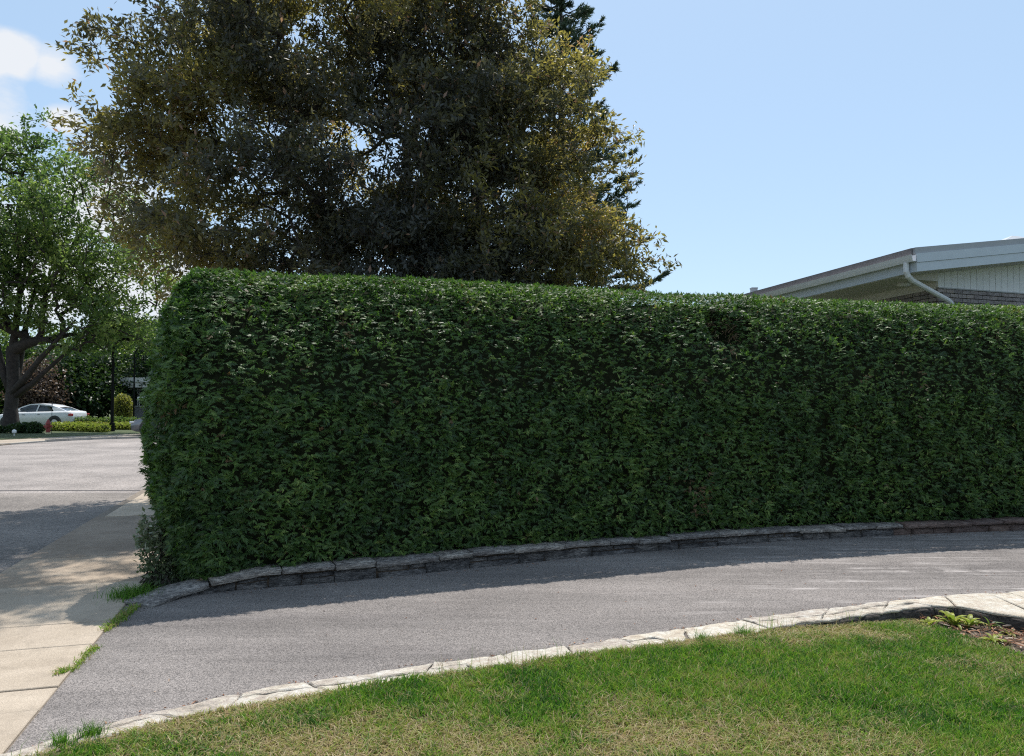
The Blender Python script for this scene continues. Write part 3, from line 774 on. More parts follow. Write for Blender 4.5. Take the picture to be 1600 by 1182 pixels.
def hedge_world(q, nn):
    zf = np.clip(q[:, 2] / HZ1, 0, 1)
    # the face leans back a little, swells at mid height and tucks in at the foot
    side_ = np.clip(1 - (q[:, 1] - .22) / (2 * HW), 0, 1)
    off = .0 + .10 * zf - .10 * np.sin(np.pi * np.clip(zf, 0, 1)) + np.where(zf < .12, (.12 - zf) * .8, 0)
    off = off - .30 * np.clip((q[:, 0] - 2) / 7, 0, 1) * zf
    wob = (vnoise(np.c_[q[:, 0], q[:, 1] * .5, q[:, 2]], .8, 41) - .5) * .12
    endk = np.clip(1 - (q[:, 0] - S0) / .7, 0, 1)
    s = q[:, 0] + endk * (np.where(zf < .35, (.35 - zf) * .75, 0) + .04 * np.clip(zf - .35, 0, 1))
    p, d, n2 = hmap(s, q[:, 1] + side_ * (off + wob))
    z = q[:, 2] + (vnoise(np.c_[q[:, 0], q[:, 1], q[:, 2] * 0], .7, 43) - .5) * .05 + .03 * np.clip((q[:, 1] - .22) / HW, 0, 1) * zf ** 4 + (-.02 + .06 * np.clip((q[:, 0] - .5) / 6, 0, 1)) * zf
    W3 = np.c_[p, z]; nw = np.c_[d * nn[:, :1] + n2 * nn[:, 1:2], nn[:, 2]]
    return W3, unit(nw)
HOLE = np.array(Q(1132, 518, 8.75)); HOLE2 = np.array(Q(1112, 500, 8.75))
def hole_k(p):
    a = np.linalg.norm((p - HOLE) / np.array((.27, .5, .15)), axis=1); b = np.linalg.norm((p - HOLE2) / np.array((.14, .5, .11)), axis=1)
    return np.minimum(a, b)
rh = np.random.default_rng(5)
n = 122000
q, nn = hedge_surf(n, rh)
p, nw = hedge_world(q, nn)
bmp1 = vnoise(p, 5.5, 51); bmp2 = vnoise(p, 12, 52); bmp3 = vnoise(p * np.array((1, 1, 1.6)), 26, 53)
depth = (bmp1 - .5) * .10 + (bmp2 - .5) * .095 + (bmp3 - .5) * .06 + rh.normal(0, .012, n) - .03
topk = np.clip(nw[:, 2], 0, 1); depth = depth * (1 - .8 * topk)
pp = p + nw * depth[:, None]
hk = hole_k(p); push = np.clip(1.25 - hk, 0, 1)[:, None] * .26
pp = pp - nw * push
keep = (hk > .8) | (rh.random(n) < .35)
pp, nw_, dep = pp[keep], nw[keep], depth[keep]; n = len(pp)
# every spray is a small fern of narrow leaflets on either side of a drooping stem
up = np.array((0, 0, 1.)); tang = unit(np.cross(nw_, up) + 1e-6); tk_ = np.clip(nw_[:, 2], 0, 1)[:, None]
d = unit(nw_ * rh.uniform(.2, .75, n)[:, None] * (1 - .5 * tk_) + tang * rh.normal(0, .95, n)[:, None] + up * (rh.normal(.05, .35, n)[:, None] * (1 - .6 * tk_)))
nr = unit(up * .75 + nw_ * 1.0 + rh.normal(0, .38, (n, 3)))
sde = unit(np.cross(d, nr)); nr = unit(np.cross(sde, d))
L_ = rh.uniform(.042, .090, n) * (1 - .35 * tk_[:, 0]); rnd = np.clip(.42 + (vnoise(pp, 1.6, 61) - .5) * .22 + rh.normal(0, .17, n) + (bmp1[keep] - .5) * .35 + (vnoise(pp, 9, 62) - .5) * .3 + .12 * np.clip((pp[:, 2] - 2.0) / .8, 0, 1), 0, .95)  # lighter on bumps; sunlit top painted into the spray colour
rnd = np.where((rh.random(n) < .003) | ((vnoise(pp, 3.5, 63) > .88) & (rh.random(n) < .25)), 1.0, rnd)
Vs = []; NL = 8
for k in range(NL):
    t = k / (NL - 1); sg = -1 if k % 2 else 1
    ang = (1.0 - .95 * t) * sg * rh.uniform(.75, 1.15, n)
    st = pp + d * (L_ * t * .62)[:, None] - nr * (L_ * .16 * t * t)[:, None]
    dd = unit(d * np.cos(ang)[:, None] + sde * np.sin(ang)[:, None] - up * rh.uniform(.1, .55, n)[:, None] + rh.normal(0, .10, (n, 3)))
    ll = (L_ * (.52 - .12 * t) * rh.uniform(.75, 1.2, n))[:, None]; w_ = unit(np.cross(dd, nr) + 1e-6) * rh.uniform(.0042, .0078, n)[:, None]
    Vs.append(np.stack([st - w_, st + w_, st + dd * ll], 1))
Vs = np.stack(Vs, 1).reshape(-1, 3)
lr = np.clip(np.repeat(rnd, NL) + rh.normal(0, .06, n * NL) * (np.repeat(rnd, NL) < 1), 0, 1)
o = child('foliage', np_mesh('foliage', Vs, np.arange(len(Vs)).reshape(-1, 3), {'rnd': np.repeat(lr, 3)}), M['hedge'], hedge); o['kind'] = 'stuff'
# hull painted dark as the shaded inside of the hedge: grid on (outline, height)
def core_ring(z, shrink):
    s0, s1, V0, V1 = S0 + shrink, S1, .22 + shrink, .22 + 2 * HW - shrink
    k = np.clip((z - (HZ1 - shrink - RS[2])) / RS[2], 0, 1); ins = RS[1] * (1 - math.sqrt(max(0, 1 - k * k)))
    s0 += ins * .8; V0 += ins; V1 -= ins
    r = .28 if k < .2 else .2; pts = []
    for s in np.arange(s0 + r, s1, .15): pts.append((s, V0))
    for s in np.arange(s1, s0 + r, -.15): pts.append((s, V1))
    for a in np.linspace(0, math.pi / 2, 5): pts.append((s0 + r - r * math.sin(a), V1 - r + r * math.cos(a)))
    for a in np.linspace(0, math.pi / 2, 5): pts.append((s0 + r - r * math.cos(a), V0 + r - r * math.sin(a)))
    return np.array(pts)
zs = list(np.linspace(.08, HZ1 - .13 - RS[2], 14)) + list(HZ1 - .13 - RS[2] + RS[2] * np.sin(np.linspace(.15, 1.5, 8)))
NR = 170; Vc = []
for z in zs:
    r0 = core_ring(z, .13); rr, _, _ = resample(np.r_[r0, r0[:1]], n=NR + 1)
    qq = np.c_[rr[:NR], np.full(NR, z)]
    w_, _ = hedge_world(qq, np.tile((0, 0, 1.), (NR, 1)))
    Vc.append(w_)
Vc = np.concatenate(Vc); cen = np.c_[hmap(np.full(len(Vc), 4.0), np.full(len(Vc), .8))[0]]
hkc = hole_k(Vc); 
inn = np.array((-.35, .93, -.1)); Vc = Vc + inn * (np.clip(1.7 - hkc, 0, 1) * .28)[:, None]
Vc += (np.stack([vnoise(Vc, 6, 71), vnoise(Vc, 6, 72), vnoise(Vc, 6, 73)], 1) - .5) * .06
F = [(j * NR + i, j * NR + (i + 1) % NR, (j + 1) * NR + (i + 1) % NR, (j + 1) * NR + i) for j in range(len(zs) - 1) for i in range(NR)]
me = np_mesh('shade_hull', Vc, F)
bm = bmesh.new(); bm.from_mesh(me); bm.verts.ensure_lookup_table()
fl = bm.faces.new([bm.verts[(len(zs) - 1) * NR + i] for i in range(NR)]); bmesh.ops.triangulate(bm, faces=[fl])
child('shade_hull', bm_mesh('shade_hull', bm), M['hedge_core'], hedge)
# stems seen at the foot and dead twigs in the gap
bm = bmesh.new(); rr_ = random.Random(8)
for s in np.arange(.5, S1, .55):
    c, _, _ = hmap(np.array([s + rr_.uniform(-.1, .1)]), np.array([.6])); c = c[0]
    bm_tube(bm, [(c[0], c[1], 0), (c[0] + rr_.uniform(-.05, .05), c[1] + .02, .7), (c[0], c[1] + .03, 2.2)], [.045, .04, .02], 6)
child('stems', bm_mesh('stems', bm), M['bark'], hedge)
bm = bmesh.new()
for i in range(60):
    c = HOLE + np.array((rr_.uniform(-.28, .22), .16 + rr_.uniform(-.1, .1), rr_.uniform(-.14, .14))); e = c + np.array((rr_.uniform(-.14, .14), rr_.uniform(-.18, -.02), rr_.uniform(-.08, .1)))
    bm_tube(bm, [c, (c + e) / 2 + np.array((0, 0, .02)), e], [.004, .003, .0015], 4, False)
child('dead_twigs', bm_mesh('dead_twigs', bm), M['dead'], hedge)

# ------------------------------------------------------------------ trees
def skeleton(base, lead, targets, rng, jit=.12):
    nodes = [np.array(base)]; par = [-1]
    for p in lead: nodes.append(np.array(p)); par.append(len(nodes) - 2)
    N_ = np.zeros((len(targets) * 3 + len(nodes) + 10, 3)); N_[:len(nodes)] = nodes; cnt = len(nodes)
    fork = np.array(lead[min(1, len(lead) - 1)])
    order = np.argsort(np.linalg.norm(targets - fork, axis=1))
    tip = []
    for i in order:
        t = targets[i]
        dist = np.linalg.norm(N_[1:cnt] - t, axis=1) + .5 * np.maximum(0, N_[1:cnt, 2] - t[2])
        k = int(np.argmin(dist)) + 1
        L = np.linalg.norm(N_[k] - t)
        if L > .5:
            steps = min(2, int(L / .5))
            for m_ in range(steps):
                f = (m_ + 1) / (steps + 1)
                q = N_[k] * (1 - f) + t * f
                if m_ == 0: k0 = k
                N_[cnt] = q + rng.normal(0, jit * min(1, L * .5), 3) * .5 + np.array((0, 0, .06 * L * (4 * f * (1 - f)))); par.append(k0 if m_ == 0 else cnt - 1); cnt += 1
            kk = cnt - 1
        else: kk = k
        N_[cnt] = t; par.append(kk); tip.append((i, cnt, kk)); cnt += 1
    return N_[:cnt], np.array(par), tip
def branch_mesh(name, Nn, par, trunk_r, r0, flare=1.5, pw=2.2, seg=5):
    n = len(Nn); rad = np.full(n, 0.0); acc = np.full(n, 0.0)
    ch = np.zeros(n, int)
    for i in range(n):
        if par[i] >= 0: ch[par[i]] += 1
    acc[ch == 0] = r0 ** pw
    for i in range(n - 1, 0, -1): acc[par[i]] += acc[i]
    rad = acc ** (1 / pw); rad = r0 + (rad - r0) * (trunk_r - r0) / max(rad[0] - r0, 1e-6); rad = np.maximum(rad, r0 * .6)
    V = []; F = []
    for i in range(1, n):
        a, b = Nn[par[i]], Nn[i]; d = b - a; l = np.linalg.norm(d)
        if l < 1e-4: continue
        d = d / l; u = np.cross(d, (0.3, .1, 1) if abs(d[2]) < .9 else (1, 0, 0)); u /= np.linalg.norm(u); w = np.cross(d, u)
        sg = 10 if rad[i] > .06 else seg if rad[i] > .015 else 3
        ra = min(rad[par[i]], rad[i] * 1.35) if par[i] else rad[0] * flare; rb = rad[i]
        o = len(V)
        for p_, r_ in ((a - d * ra * .2, ra), (b, rb)):
            for k in range(sg):
                an = 2 * math.pi * k / sg; V.append(p_ + (u * math.cos(an) + w * math.sin(an)) * r_)
        for k in range(sg): F.append((o + k, o + (k + 1) % sg, o + sg + (k + 1) % sg, o + sg + k))
    return np_mesh(name, V, F)
def in_lobes(lobes, n, rng, shell=.5):
    vol = np.array([l[1][0] * l[1][1] * l[1][2] * (l[2] if len(l) > 2 else 1) for l in lobes]) ** .8; k = rng.choice(len(lobes), n, p=vol / vol.sum())
    c = np.array([l[0] for l in lobes])[k]; r = np.array([l[1] for l in lobes])[k]
    d = rndvec(rng, n); rad = rng.random(n) ** (1 / 3 if shell is None else shell * .5)
    return c + d * r * rad[:, None], d
def make_tree(name, label, base, lead, lobes, nclust, per, L, Wr, spread, mat, bark, trunk_r, seed, group=None, shell=.5, droop=.1, colf=None, ymin=None, keepf=None, r0=.006, tw=.45, bough=None):
    rng = np.random.default_rng(seed)
    root = empty(name, base, label, 'tree', group)
    T_, D_ = in_lobes(lobes, nclust, rng, shell)
    if bough:
        nb, br = bough; nt2 = int(nclust * .82); kb = rng.integers(0, nb, nt2)
        B_, BD = T_[:nb], unit(T_[:nb] - np.array(lead[len(lead) // 2]))
        off = rng.normal(0, 1, (nt2, 3)) * np.array((br, br, br * .36)); along = np.clip(rng.normal(0, br * .6, nt2), -br, br)[:, None]
        T_ = np.r_[B_[kb] + off * .6 + BD[kb] * along * np.array((1, 1, .6)), T_[nt2:]]
    T_ = T_[T_[:, 2] > base[2] + .6]
    if keepf is not None: T_ = T_[keepf(T_, rng)]
    cell = {}
    key = np.floor(T_ / .55).astype(int)
    for kx in map(tuple, key): cell[kx] = cell.get(kx, 0) + 1
    cnt_ = np.array([sum(cell.get((a + i, b + j, c + k), 0) for i in (-1, 0, 1) for j in (-1, 0, 1) for k in (-1, 0, 1)) for a, b, c in key])
    if bough: T_ = T_[cnt_ >= (26 if L < .2 else 5)]
    Nn, par, tips = skeleton(base, lead, T_, rng)
    child('trunk', branch_mesh('trunk', Nn, par, trunk_r, r0), bark, root, True)
    idx = np.array([t[1] for t in tips]); pid = np.array([t[2] for t in tips])
    c = Nn[idx]; od = unit(Nn[idx] - Nn[pid] + 1e-5); cen = np.mean(T_, axis=0)
    od = unit(od + unit(c - cen) * .5 + np.array((0, 0, .15)) + rng.normal(0, .35, c.shape))
    m_ = len(c) * per
    cc = np.repeat(c, per, 0); oo = np.repeat(od, per, 0)
    u = rng.random(m_) ** .8
    pos = cc + oo * ((u - .35) * tw)[:, None] + rng.normal(0, 1, (m_, 3)) * spread * (.45 + .55 * (1 - u))[:, None]
    d = unit(oo * .6 + rng.normal(0, .75, (m_, 3)) + np.array((0, 0, -droop)))
    nr = unit(rng.normal(0, .75, (m_, 3)) + np.array((0, 0, 1.0)))
    ll = L * rng.uniform(.6, 1.15, m_)
    V, F = kites(pos, d, nr, ll, ll * Wr, .15)
    rnd = colf(pos, rng) if colf else np.clip(.5 + rng.normal(0, .2, m_) + (vnoise(pos, .6, seed) - .5) * .9, 0, 1)
    o = child('crown', np_mesh('crown', V, F, {'rnd': np.repeat(rnd, 4)}), mat, root); o['kind'] = 'stuff'
    return root
# purple-leaved tree behind the hedge
TB = (-2.6, 14.2, 0)
lobes = [((-2.6, 14.2, 6.2), (3.9, 3.2, 3.6)), ((-4.7, 12.8, 5.3), (2.0, 2.2, 2.2)), ((-4.9, 12.4, 7.1), (1.7, 1.8, 1.5)), ((.0, 14.0, 5.0), (2.3, 2.4, 2.5)),
         ((-.55, 13.8, 7.8), (1.9, 2.0, 2.2)), ((-2.8, 14.4, 9.2), (3.3, 2.7, 2.2)), ((-2.4, 13.4, 3.6), (3.4, 2.2, 1.5)), ((.9, 14.0, 3.7), (1.6, 1.5, .95)),
         ((-6.0, 12.2, 6.0), (1.0, 1.2, .7)), ((-5.2, 12.6, 4.4), (.8, 1.0, .5), .5), ((-4.1, 11.1, 10.1), (1.7, 1.2, .8), 2.0), ((1.35, 13.7, 4.4), (.7, .8, .5)), ((1.05, 13.6, 6.3), (.85, .9, .6)),
         ((-4.4, 11.8, 9.8), (1.7, 1.5, 1.2)), ((-4.8, 12.2, 8.2), (1.2, 1.2, .8)), ((-5.3, 11.3, 10.2), (1.2, 1.0, .8)), ((.55, 13.8, 7.4), (.9, 1.0, .7))]
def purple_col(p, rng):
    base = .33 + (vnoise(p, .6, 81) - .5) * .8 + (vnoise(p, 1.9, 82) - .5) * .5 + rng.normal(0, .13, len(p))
    hi = np.clip((p[:, 2] - 4.5) / 6, 0, 1) * .22 + np.clip((p[:, 0] + .8) / 3, 0, 1) * .22  # sunlit gold put into the leaf colour towards the top and right
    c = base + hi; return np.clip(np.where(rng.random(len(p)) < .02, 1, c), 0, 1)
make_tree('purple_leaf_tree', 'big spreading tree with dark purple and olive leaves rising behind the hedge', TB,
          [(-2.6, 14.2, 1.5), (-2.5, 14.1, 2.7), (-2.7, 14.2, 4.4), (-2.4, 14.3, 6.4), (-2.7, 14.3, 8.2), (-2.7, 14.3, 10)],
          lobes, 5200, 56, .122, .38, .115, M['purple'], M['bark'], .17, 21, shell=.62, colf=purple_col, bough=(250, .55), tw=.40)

# pine on the right behind it
def make_pine(name, label, base, H, Rb, seed, zmin=1.0, whorl=.42, droop=.0, tuftL=.15, dens=1.0, group=None):
    rng = np.random.default_rng(seed); root = empty(name, base, label, 'tree', group); b = np.array(base)
    bm = bmesh.new(); bm_tube(bm, [b, b + (.05, 0, H * .5), b + (0, .05, H)], [.17, .11, .02], 9)
    tips = []; dirs = []
    z = zmin
    while z < H - .1:
        f = (H - z) / (H - zmin); r = Rb * (f ** .75) * rng.uniform(.75, 1.1); k = rng.integers(5, 8); a0 = rng.uniform(0, 6.28)
        for i in range(k):
            a = a0 + i * 2 * math.pi / k + rng.uniform(-.3, .3); rr2 = r * rng.uniform(.6, 1.12); zj = rng.uniform(-.2, .2); d = np.array((math.cos(a), math.sin(a), 0))
            pts = [b + (0, 0, z)]; m_ = 5
            for q in range(1, m_ + 1):
                t = q / m_; pts.append(b + d * rr2 * t + np.array((0, 0, z + zj - droop * t * rr2 * .5 + .35 * t * t * rr2 * .6)) + rng.normal(0, .03, 3))
            bm_tube(bm, pts, [.022 * (1 - t / (m_ + 1)) + .003 for t in range(m_ + 1)], 4, False)
            nsub = max(3, int(rr2 * 12 * dens))
            for q in range(nsub):
                t = rng.uniform(.25, 1.03); j = min(m_ - 1, int(t * m_)); p0 = pts[j] + (pts[j + 1] - pts[j]) * (t * m_ - j)
                sd2 = np.cross(d, (0, 0, 1)) * rng.choice((-1, 1)); l = rng.uniform(.12, .55) * (1.25 - t) * min(1, rr2)
                e = p0 + (d * .7 + sd2 * .8 + np.array((0, 0, rng.uniform(-.3, .6)))) * l
                for w in (0.25, .6, 1.0):
                    tips.append(p0 + (e - p0) * w); dirs.append(d * .8 + sd2 * .5 * w + np.array((0, 0, .55)))
            tips.append(pts[-1]); dirs.append(d + np.array((0, 0, .5)))
        z += whorl * rng.uniform(.8, 1.2)
    child('trunk', bm_mesh('trunk', bm), M['bark'], root, True)
    tips = np.array(tips); dirs = unit(np.array(dirs)); per = 12; n = len(tips) * per
    p = np.repeat(tips, per, 0); dd = unit(np.repeat(dirs, per, 0) + rng.normal(0, .55, (n, 3)))
    p = p - dd * .02 + np.repeat(dirs, per, 0) * rng.uniform(-.06, .05, n)[:, None]
    V, F = kites(p, dd, rndvec(rng, n), tuftL * rng.uniform(.7, 1.1, n), np.full(n, .026), .1)
    o = child('crown', np_mesh('crown', V, F, {'rnd': np.repeat(rng.random(n), 4)}), M['pine'], root); o['kind'] = 'stuff'
    return root
make_pine('pine_tree', 'bluish dark pine showing behind the right edge of the purple tree', (1.2, 18.6, 0), 13.5, 2.65, 5, zmin=2.4, dens=1.35, whorl=.36)

# big maple on the far lawn
mb = Q(17, 668, 38.5); mb = (mb[0], mb[1], .05)
lob = [((mb[0] - .5, 38.5, 11.2), (4.6, 4.2, 4.4)), ((mb[0] + 3.6, 38.5, 10.2), (3.2, 3.5, 3.7)), ((mb[0] + 5.6, 38.2, 7.4), (2.4, 2.6, 2.2)), ((mb[0] + 1.5, 37.4, 8.0), (3.4, 3.0, 2.6)),
       ((mb[0] - 4.5, 38.5, 9.0), (3.6, 3.6, 3.6)), ((mb[0] + 4.2, 37.9, 5.4), (2.6, 2.4, 1.3)), ((mb[0] + 6.6, 37.9, 5.0), (1.6, 2, 1.4)), ((mb[0] - 1.2, 37, 6.3), (2.6, 2.2, 1.3)), ((mb[0] + .9, 38.5, 14.6), (.7, .8, 1.8), 2), ((mb[0] - 1.6, 38.5, 14.2), (.9, .9, 1.8), 2), ((mb[0] + 2.9, 38.5, 13.6), (.6, .8, 2.0), 2), ((mb[0] + 7.3, 38.2, 8.8), (1.7, 1.8, 1.7))]
make_tree('maple_tree', 'large bright green maple with forked trunk on the far lawn across the street', mb,
          [(mb[0] - .02, 38.5, 1.3), (mb[0] + .1, 38.5, 2.4), (mb[0] + .0, 38.5, 4.2), (mb[0] + .3, 38.5, 7), (mb[0] + .2, 38.5, 10), (mb[0] + .2, 38.5, 13)],
          lob, 2000, 27, .25, .5, .24, M['maple'], M['bark_maple'], .31, 33, shell=.62, r0=.014, tw=.6, bough=(260, .8))
# two heavy limbs of the maple
bm = bmesh.new()
bm_tube(bm, [(mb[0] + .05, 38.4, 2.0), Q(42, 588, 38.1), Q(62, 562, 37.9), Q(84, 538, 37.7), Q(118, 500, 37.5)], [.2, .16, .13, .10, .05], 9)
bm_tube(bm, [(mb[0] + .1, 38.5, 1.9), Q(50, 600, 38.3), Q(78, 574, 38.3), Q(108, 548, 38.3), Q(150, 520, 38.3)], [.24, .13, .10, .08, .04], 9)
bm_tube(bm, [(mb[0] - .05, 38.5, 2.1), Q(6, 585, 38.5), Q(-2, 550, 38.5), Q(-10, 500, 38.5)], [.2, .18, .14, .08], 9)
bm_tube(bm, [(mb[0] + .05, 38.6, 2.1), Q(30, 570, 38.8), Q(38, 520, 38.8), Q(58, 440, 38.8)], [.2, .17, .13, .07], 9)
limb_parent = [o for o in bpy.data.objects if o.name == 'maple_tree'][0]
child('limb', bm_mesh('limb', bm), M['bark_maple'], limb_parent, True)

# woods behind the far houses: single trees one can tell apart
def ftree(px, py_base, Y, H, w, mat, label, seed, name='garden_tree', nl=700, L=.34, per=26, group='trees beyond the far lawn', low=.18):
    x = (px - CX) / FPX * Y; b = (x, Y, 0); r = np.random.default_rng(seed)
    lobes = [((x, Y, H * .58), (w, w * .9, H * .40)), ((x + w * .4, Y - w * .3, H * .40), (w * .8, w * .8, H * .28)), ((x - w * .45, Y, H * .45), (w * .75, w * .7, H * .30)), ((x, Y, H * (low + .16)), (w * .9, w * .8, H * .17))]
    make_tree(name, label, b, [(x, Y, H * .15), (x, Y, H * .3), (x + .1, Y, H * .55), (x, Y, H * .8)], lobes, nl, per, L, .6, .45, mat, M['bark'], .18, seed, group, shell=.6, r0=.015, tw=.8)
ftree(62, 640, 54, 4.6, 1.5, M['redleaf'], 'small reddish leaved tree behind the white car', 41, 'red_leaf_tree', 330, .26)
ftree(108, 640, 57, 5.2, 2.3, M['dkleaf'], 'very dark bushy tree just right of the white car', 42, nl=600)
ftree(140, 640, 59, 6.0, 2.4, M['dkleaf'], 'tall dark tree between the white car and the black pole', 43, nl=650)
ftree(158, 640, 66, 8.5, 2.6, M['midleaf'], 'sunlit green tree left of the black pole', 44, nl=650)
ftree(200, 640, 74, 10.0, 4.0, M['lime'], 'bright yellow-green tree behind the far white house', 45, nl=800)
ftree(240, 640, 70, 9.0, 3.6, M['midleaf'], 'green tree behind the hedge corner beyond the far house', 46)
ftree(20, 640, 62, 6.8, 3.2, M['dkleaf'], 'dark green tree behind the maple trunk', 47)
ftree(-40, 640, 60, 8.5, 4.0, M['midleaf'], 'green tree at the left edge behind the maple', 48)
ftree(85, 640, 76, 9.0, 4.0, M['midleaf'], 'tall mid green tree far behind the red leaved tree', 49)
ftree(-120, 640, 66, 9.0, 5.0, M['dkleaf'], 'dark tree beyond the left edge of the far lawn', 50)
ftree(300, 640, 62, 9.0, 4.5, M['dkleaf'], 'dark tree hidden behind the left end of the hedge', 51)
ftree(188, 640, 70, 9.5, 2.6, M['midleaf'], 'mid green tree with drooping crown above the far white house', 52, nl=620, L=.3)

# shrubs and low hedges of the far garden
def leaf_mass(name, label, cat, lobes, n, L, mat, seed, group=None, shell=.35, core=True, wr=.6):
    r = np.random.default_rng(seed); b = lobes[0][0]; root = empty(name, (b[0], b[1], 0), label, cat, group)
    p, d = in_lobes(lobes, n, r, shell); p = p[p[:, 2] > .02]; n = len(p)
    dd = unit(r.normal(0, 1, (n, 3)) + np.array((0, -.2, .4))); nr = unit(r.normal(0, .7, (n, 3)) + np.array((0, 0, 1)))
    V, F = kites(p, dd, nr, L * r.uniform(.6, 1.2, n), L * wr * r.uniform(.6, 1.1, n), .15)
    o = child('foliage', np_mesh('foliage', V, F, {'rnd': np.repeat(np.clip(.5 + r.normal(0, .25, n), 0, 1), 4)}), mat, root); o['kind'] = 'stuff'
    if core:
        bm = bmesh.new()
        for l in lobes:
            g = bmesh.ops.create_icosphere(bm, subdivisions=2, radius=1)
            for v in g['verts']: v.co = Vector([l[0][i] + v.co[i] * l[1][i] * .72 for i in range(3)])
        child('shade_hull', bm_mesh('shade_hull', bm), M['hedge_core'], root)  # solid dark hulls painted as the shaded inside of the foliage
    return root
yb = Q(192, 632, 47)
leaf_mass('yellow_shrub', 'rounded golden yellow shrub in front of the far white house', 'shrub', [((yb[0], 47, 1.15), (.62, .6, .95))], 2600, .13, M['yelleaf'], 61)
def low_row(name, label, pxa, pxb, Y, z, n, mat, seed, wob=.1, Yb=None):
    r = random.Random(seed); Yb = Yb or Y; ls = []
    k = 12
    for i in range(k):
        t = (i + .5) / k; yy = Y + (Yb - Y) * t; xx = ((pxa + (pxb - pxa) * t) - CX) / FPX * yy
        wx = abs(pxb - pxa) / FPX * Y / k * .8
        ls.append(((xx, yy, z * .45 + r.uniform(-wob, wob) * .3), (wx, .45, z * .52 * r.uniform(.88, 1.12))))
    return leaf_mass(name, label, 'hedge', ls, n, .11, mat, seed, 'low hedges of the far garden')
low_row('low_hedge', 'upper sunlit low hedge running right behind the black pole', 113, 236, 44.5, .72, 6500, M['midleaf'], 71, Yb=45)
low_row('low_hedge', 'lower lime green low hedge on the far lawn in front of the upper one', 78, 168, 40.6, .50, 4500, M['lime'], 72, Yb=38.6)
low_row('low_hedge', 'short lime low hedge on the far lawn right of the black pole', 172, 235, 42, .48, 2800, M['lime'], 73)
low_row('low_hedge', 'middle strip of yellow-green groundcover between the two longer low hedges', 100, 220, 42.6, .46, 4000, M['yelleaf'], 74)
leaf_mass('dark_shrub', 'low dark green plants around the foot of the maple', 'shrub', [((mb[0] + 1.3, 37.4, .25), (.75, .4, .30)), ((mb[0] - .3, 37.5, .18), (.9, .3, .22)), ((mb[0] + 2.0, 37.3, .25), (.45, .35, .32))], 4200, .13, M['dkleaf'], 75)

# ------------------------------------------------------------------ far side of the street
fl_pts = [P(-700, 687, .05), P(0, 687.3, .05), P(40, 685.3, .05), P(90, 682.5, .05), P(150, 680, .05), P(220, 677.5, .05)]
pl = [(q[0], q[1]) for q in fl_pts] + [(-6, 38.5), (14, 42), (14, 60), (-70, 60)]
bm = bmesh.new(); bm_prism(bm, pl, -.05, .05); tag(link('far_lawn', bm_mesh('far_lawn', bm), M['far_grass']), kind='structure')
a = [P(-700, 696.5), P(0, 696.5), P(60, 691.5), P(130, 687.5), P(215, 684.8)]
b = [P(220, 677.4, .05), P(150, 679.9, .05), P(90, 682.4, .05), P(40, 685.2, .05), P(0, 687.2, .05), P(-700, 686.9, .05)]
pts = [(p[0], p[1] + .12) for p in a] + [(-8, 34.8), (14, 37.2), (14, 41.8), (-6, 38.2)] + b
bm = bmesh.new(); bm_prism(bm, pts, -.05, .035); tag(link('far_sidewalk', bm_mesh('far_sidewalk', bm), M['conc']), kind='structure')
kerb = empty('far_kerb', (a[1][0], a[1][1], 0), 'worn grey concrete kerb on the far side of the street', 'kerb')
kl = np.array(a[1:] + [(-8, 34.7)]); kl = np.r_[[(-40, 25.3)], kl]; kk, _, _ = resample(kl, step=1.0)
for p0, p1 in zip(kk, kk[1:]):
    d = (p1 - p0) / np.linalg.norm(p1 - p0); nn_ = np.array((-d[1], d[0])) * .14; e = d * .01; z = .085 + rng.uniform(-.012, .012)
    px_ = CX + FPX * p0[0] / p0[1]
    z = z if px_ > 70 else .05
    bm = bmesh.new(); bm_prism(bm, [p0 + e, p1 - e, p1 - e + nn_, p0 + e + nn_], -.05, z); child('kerb_stone', bm_mesh('kerb_stone', bm), M['conc_grey'], kerb)

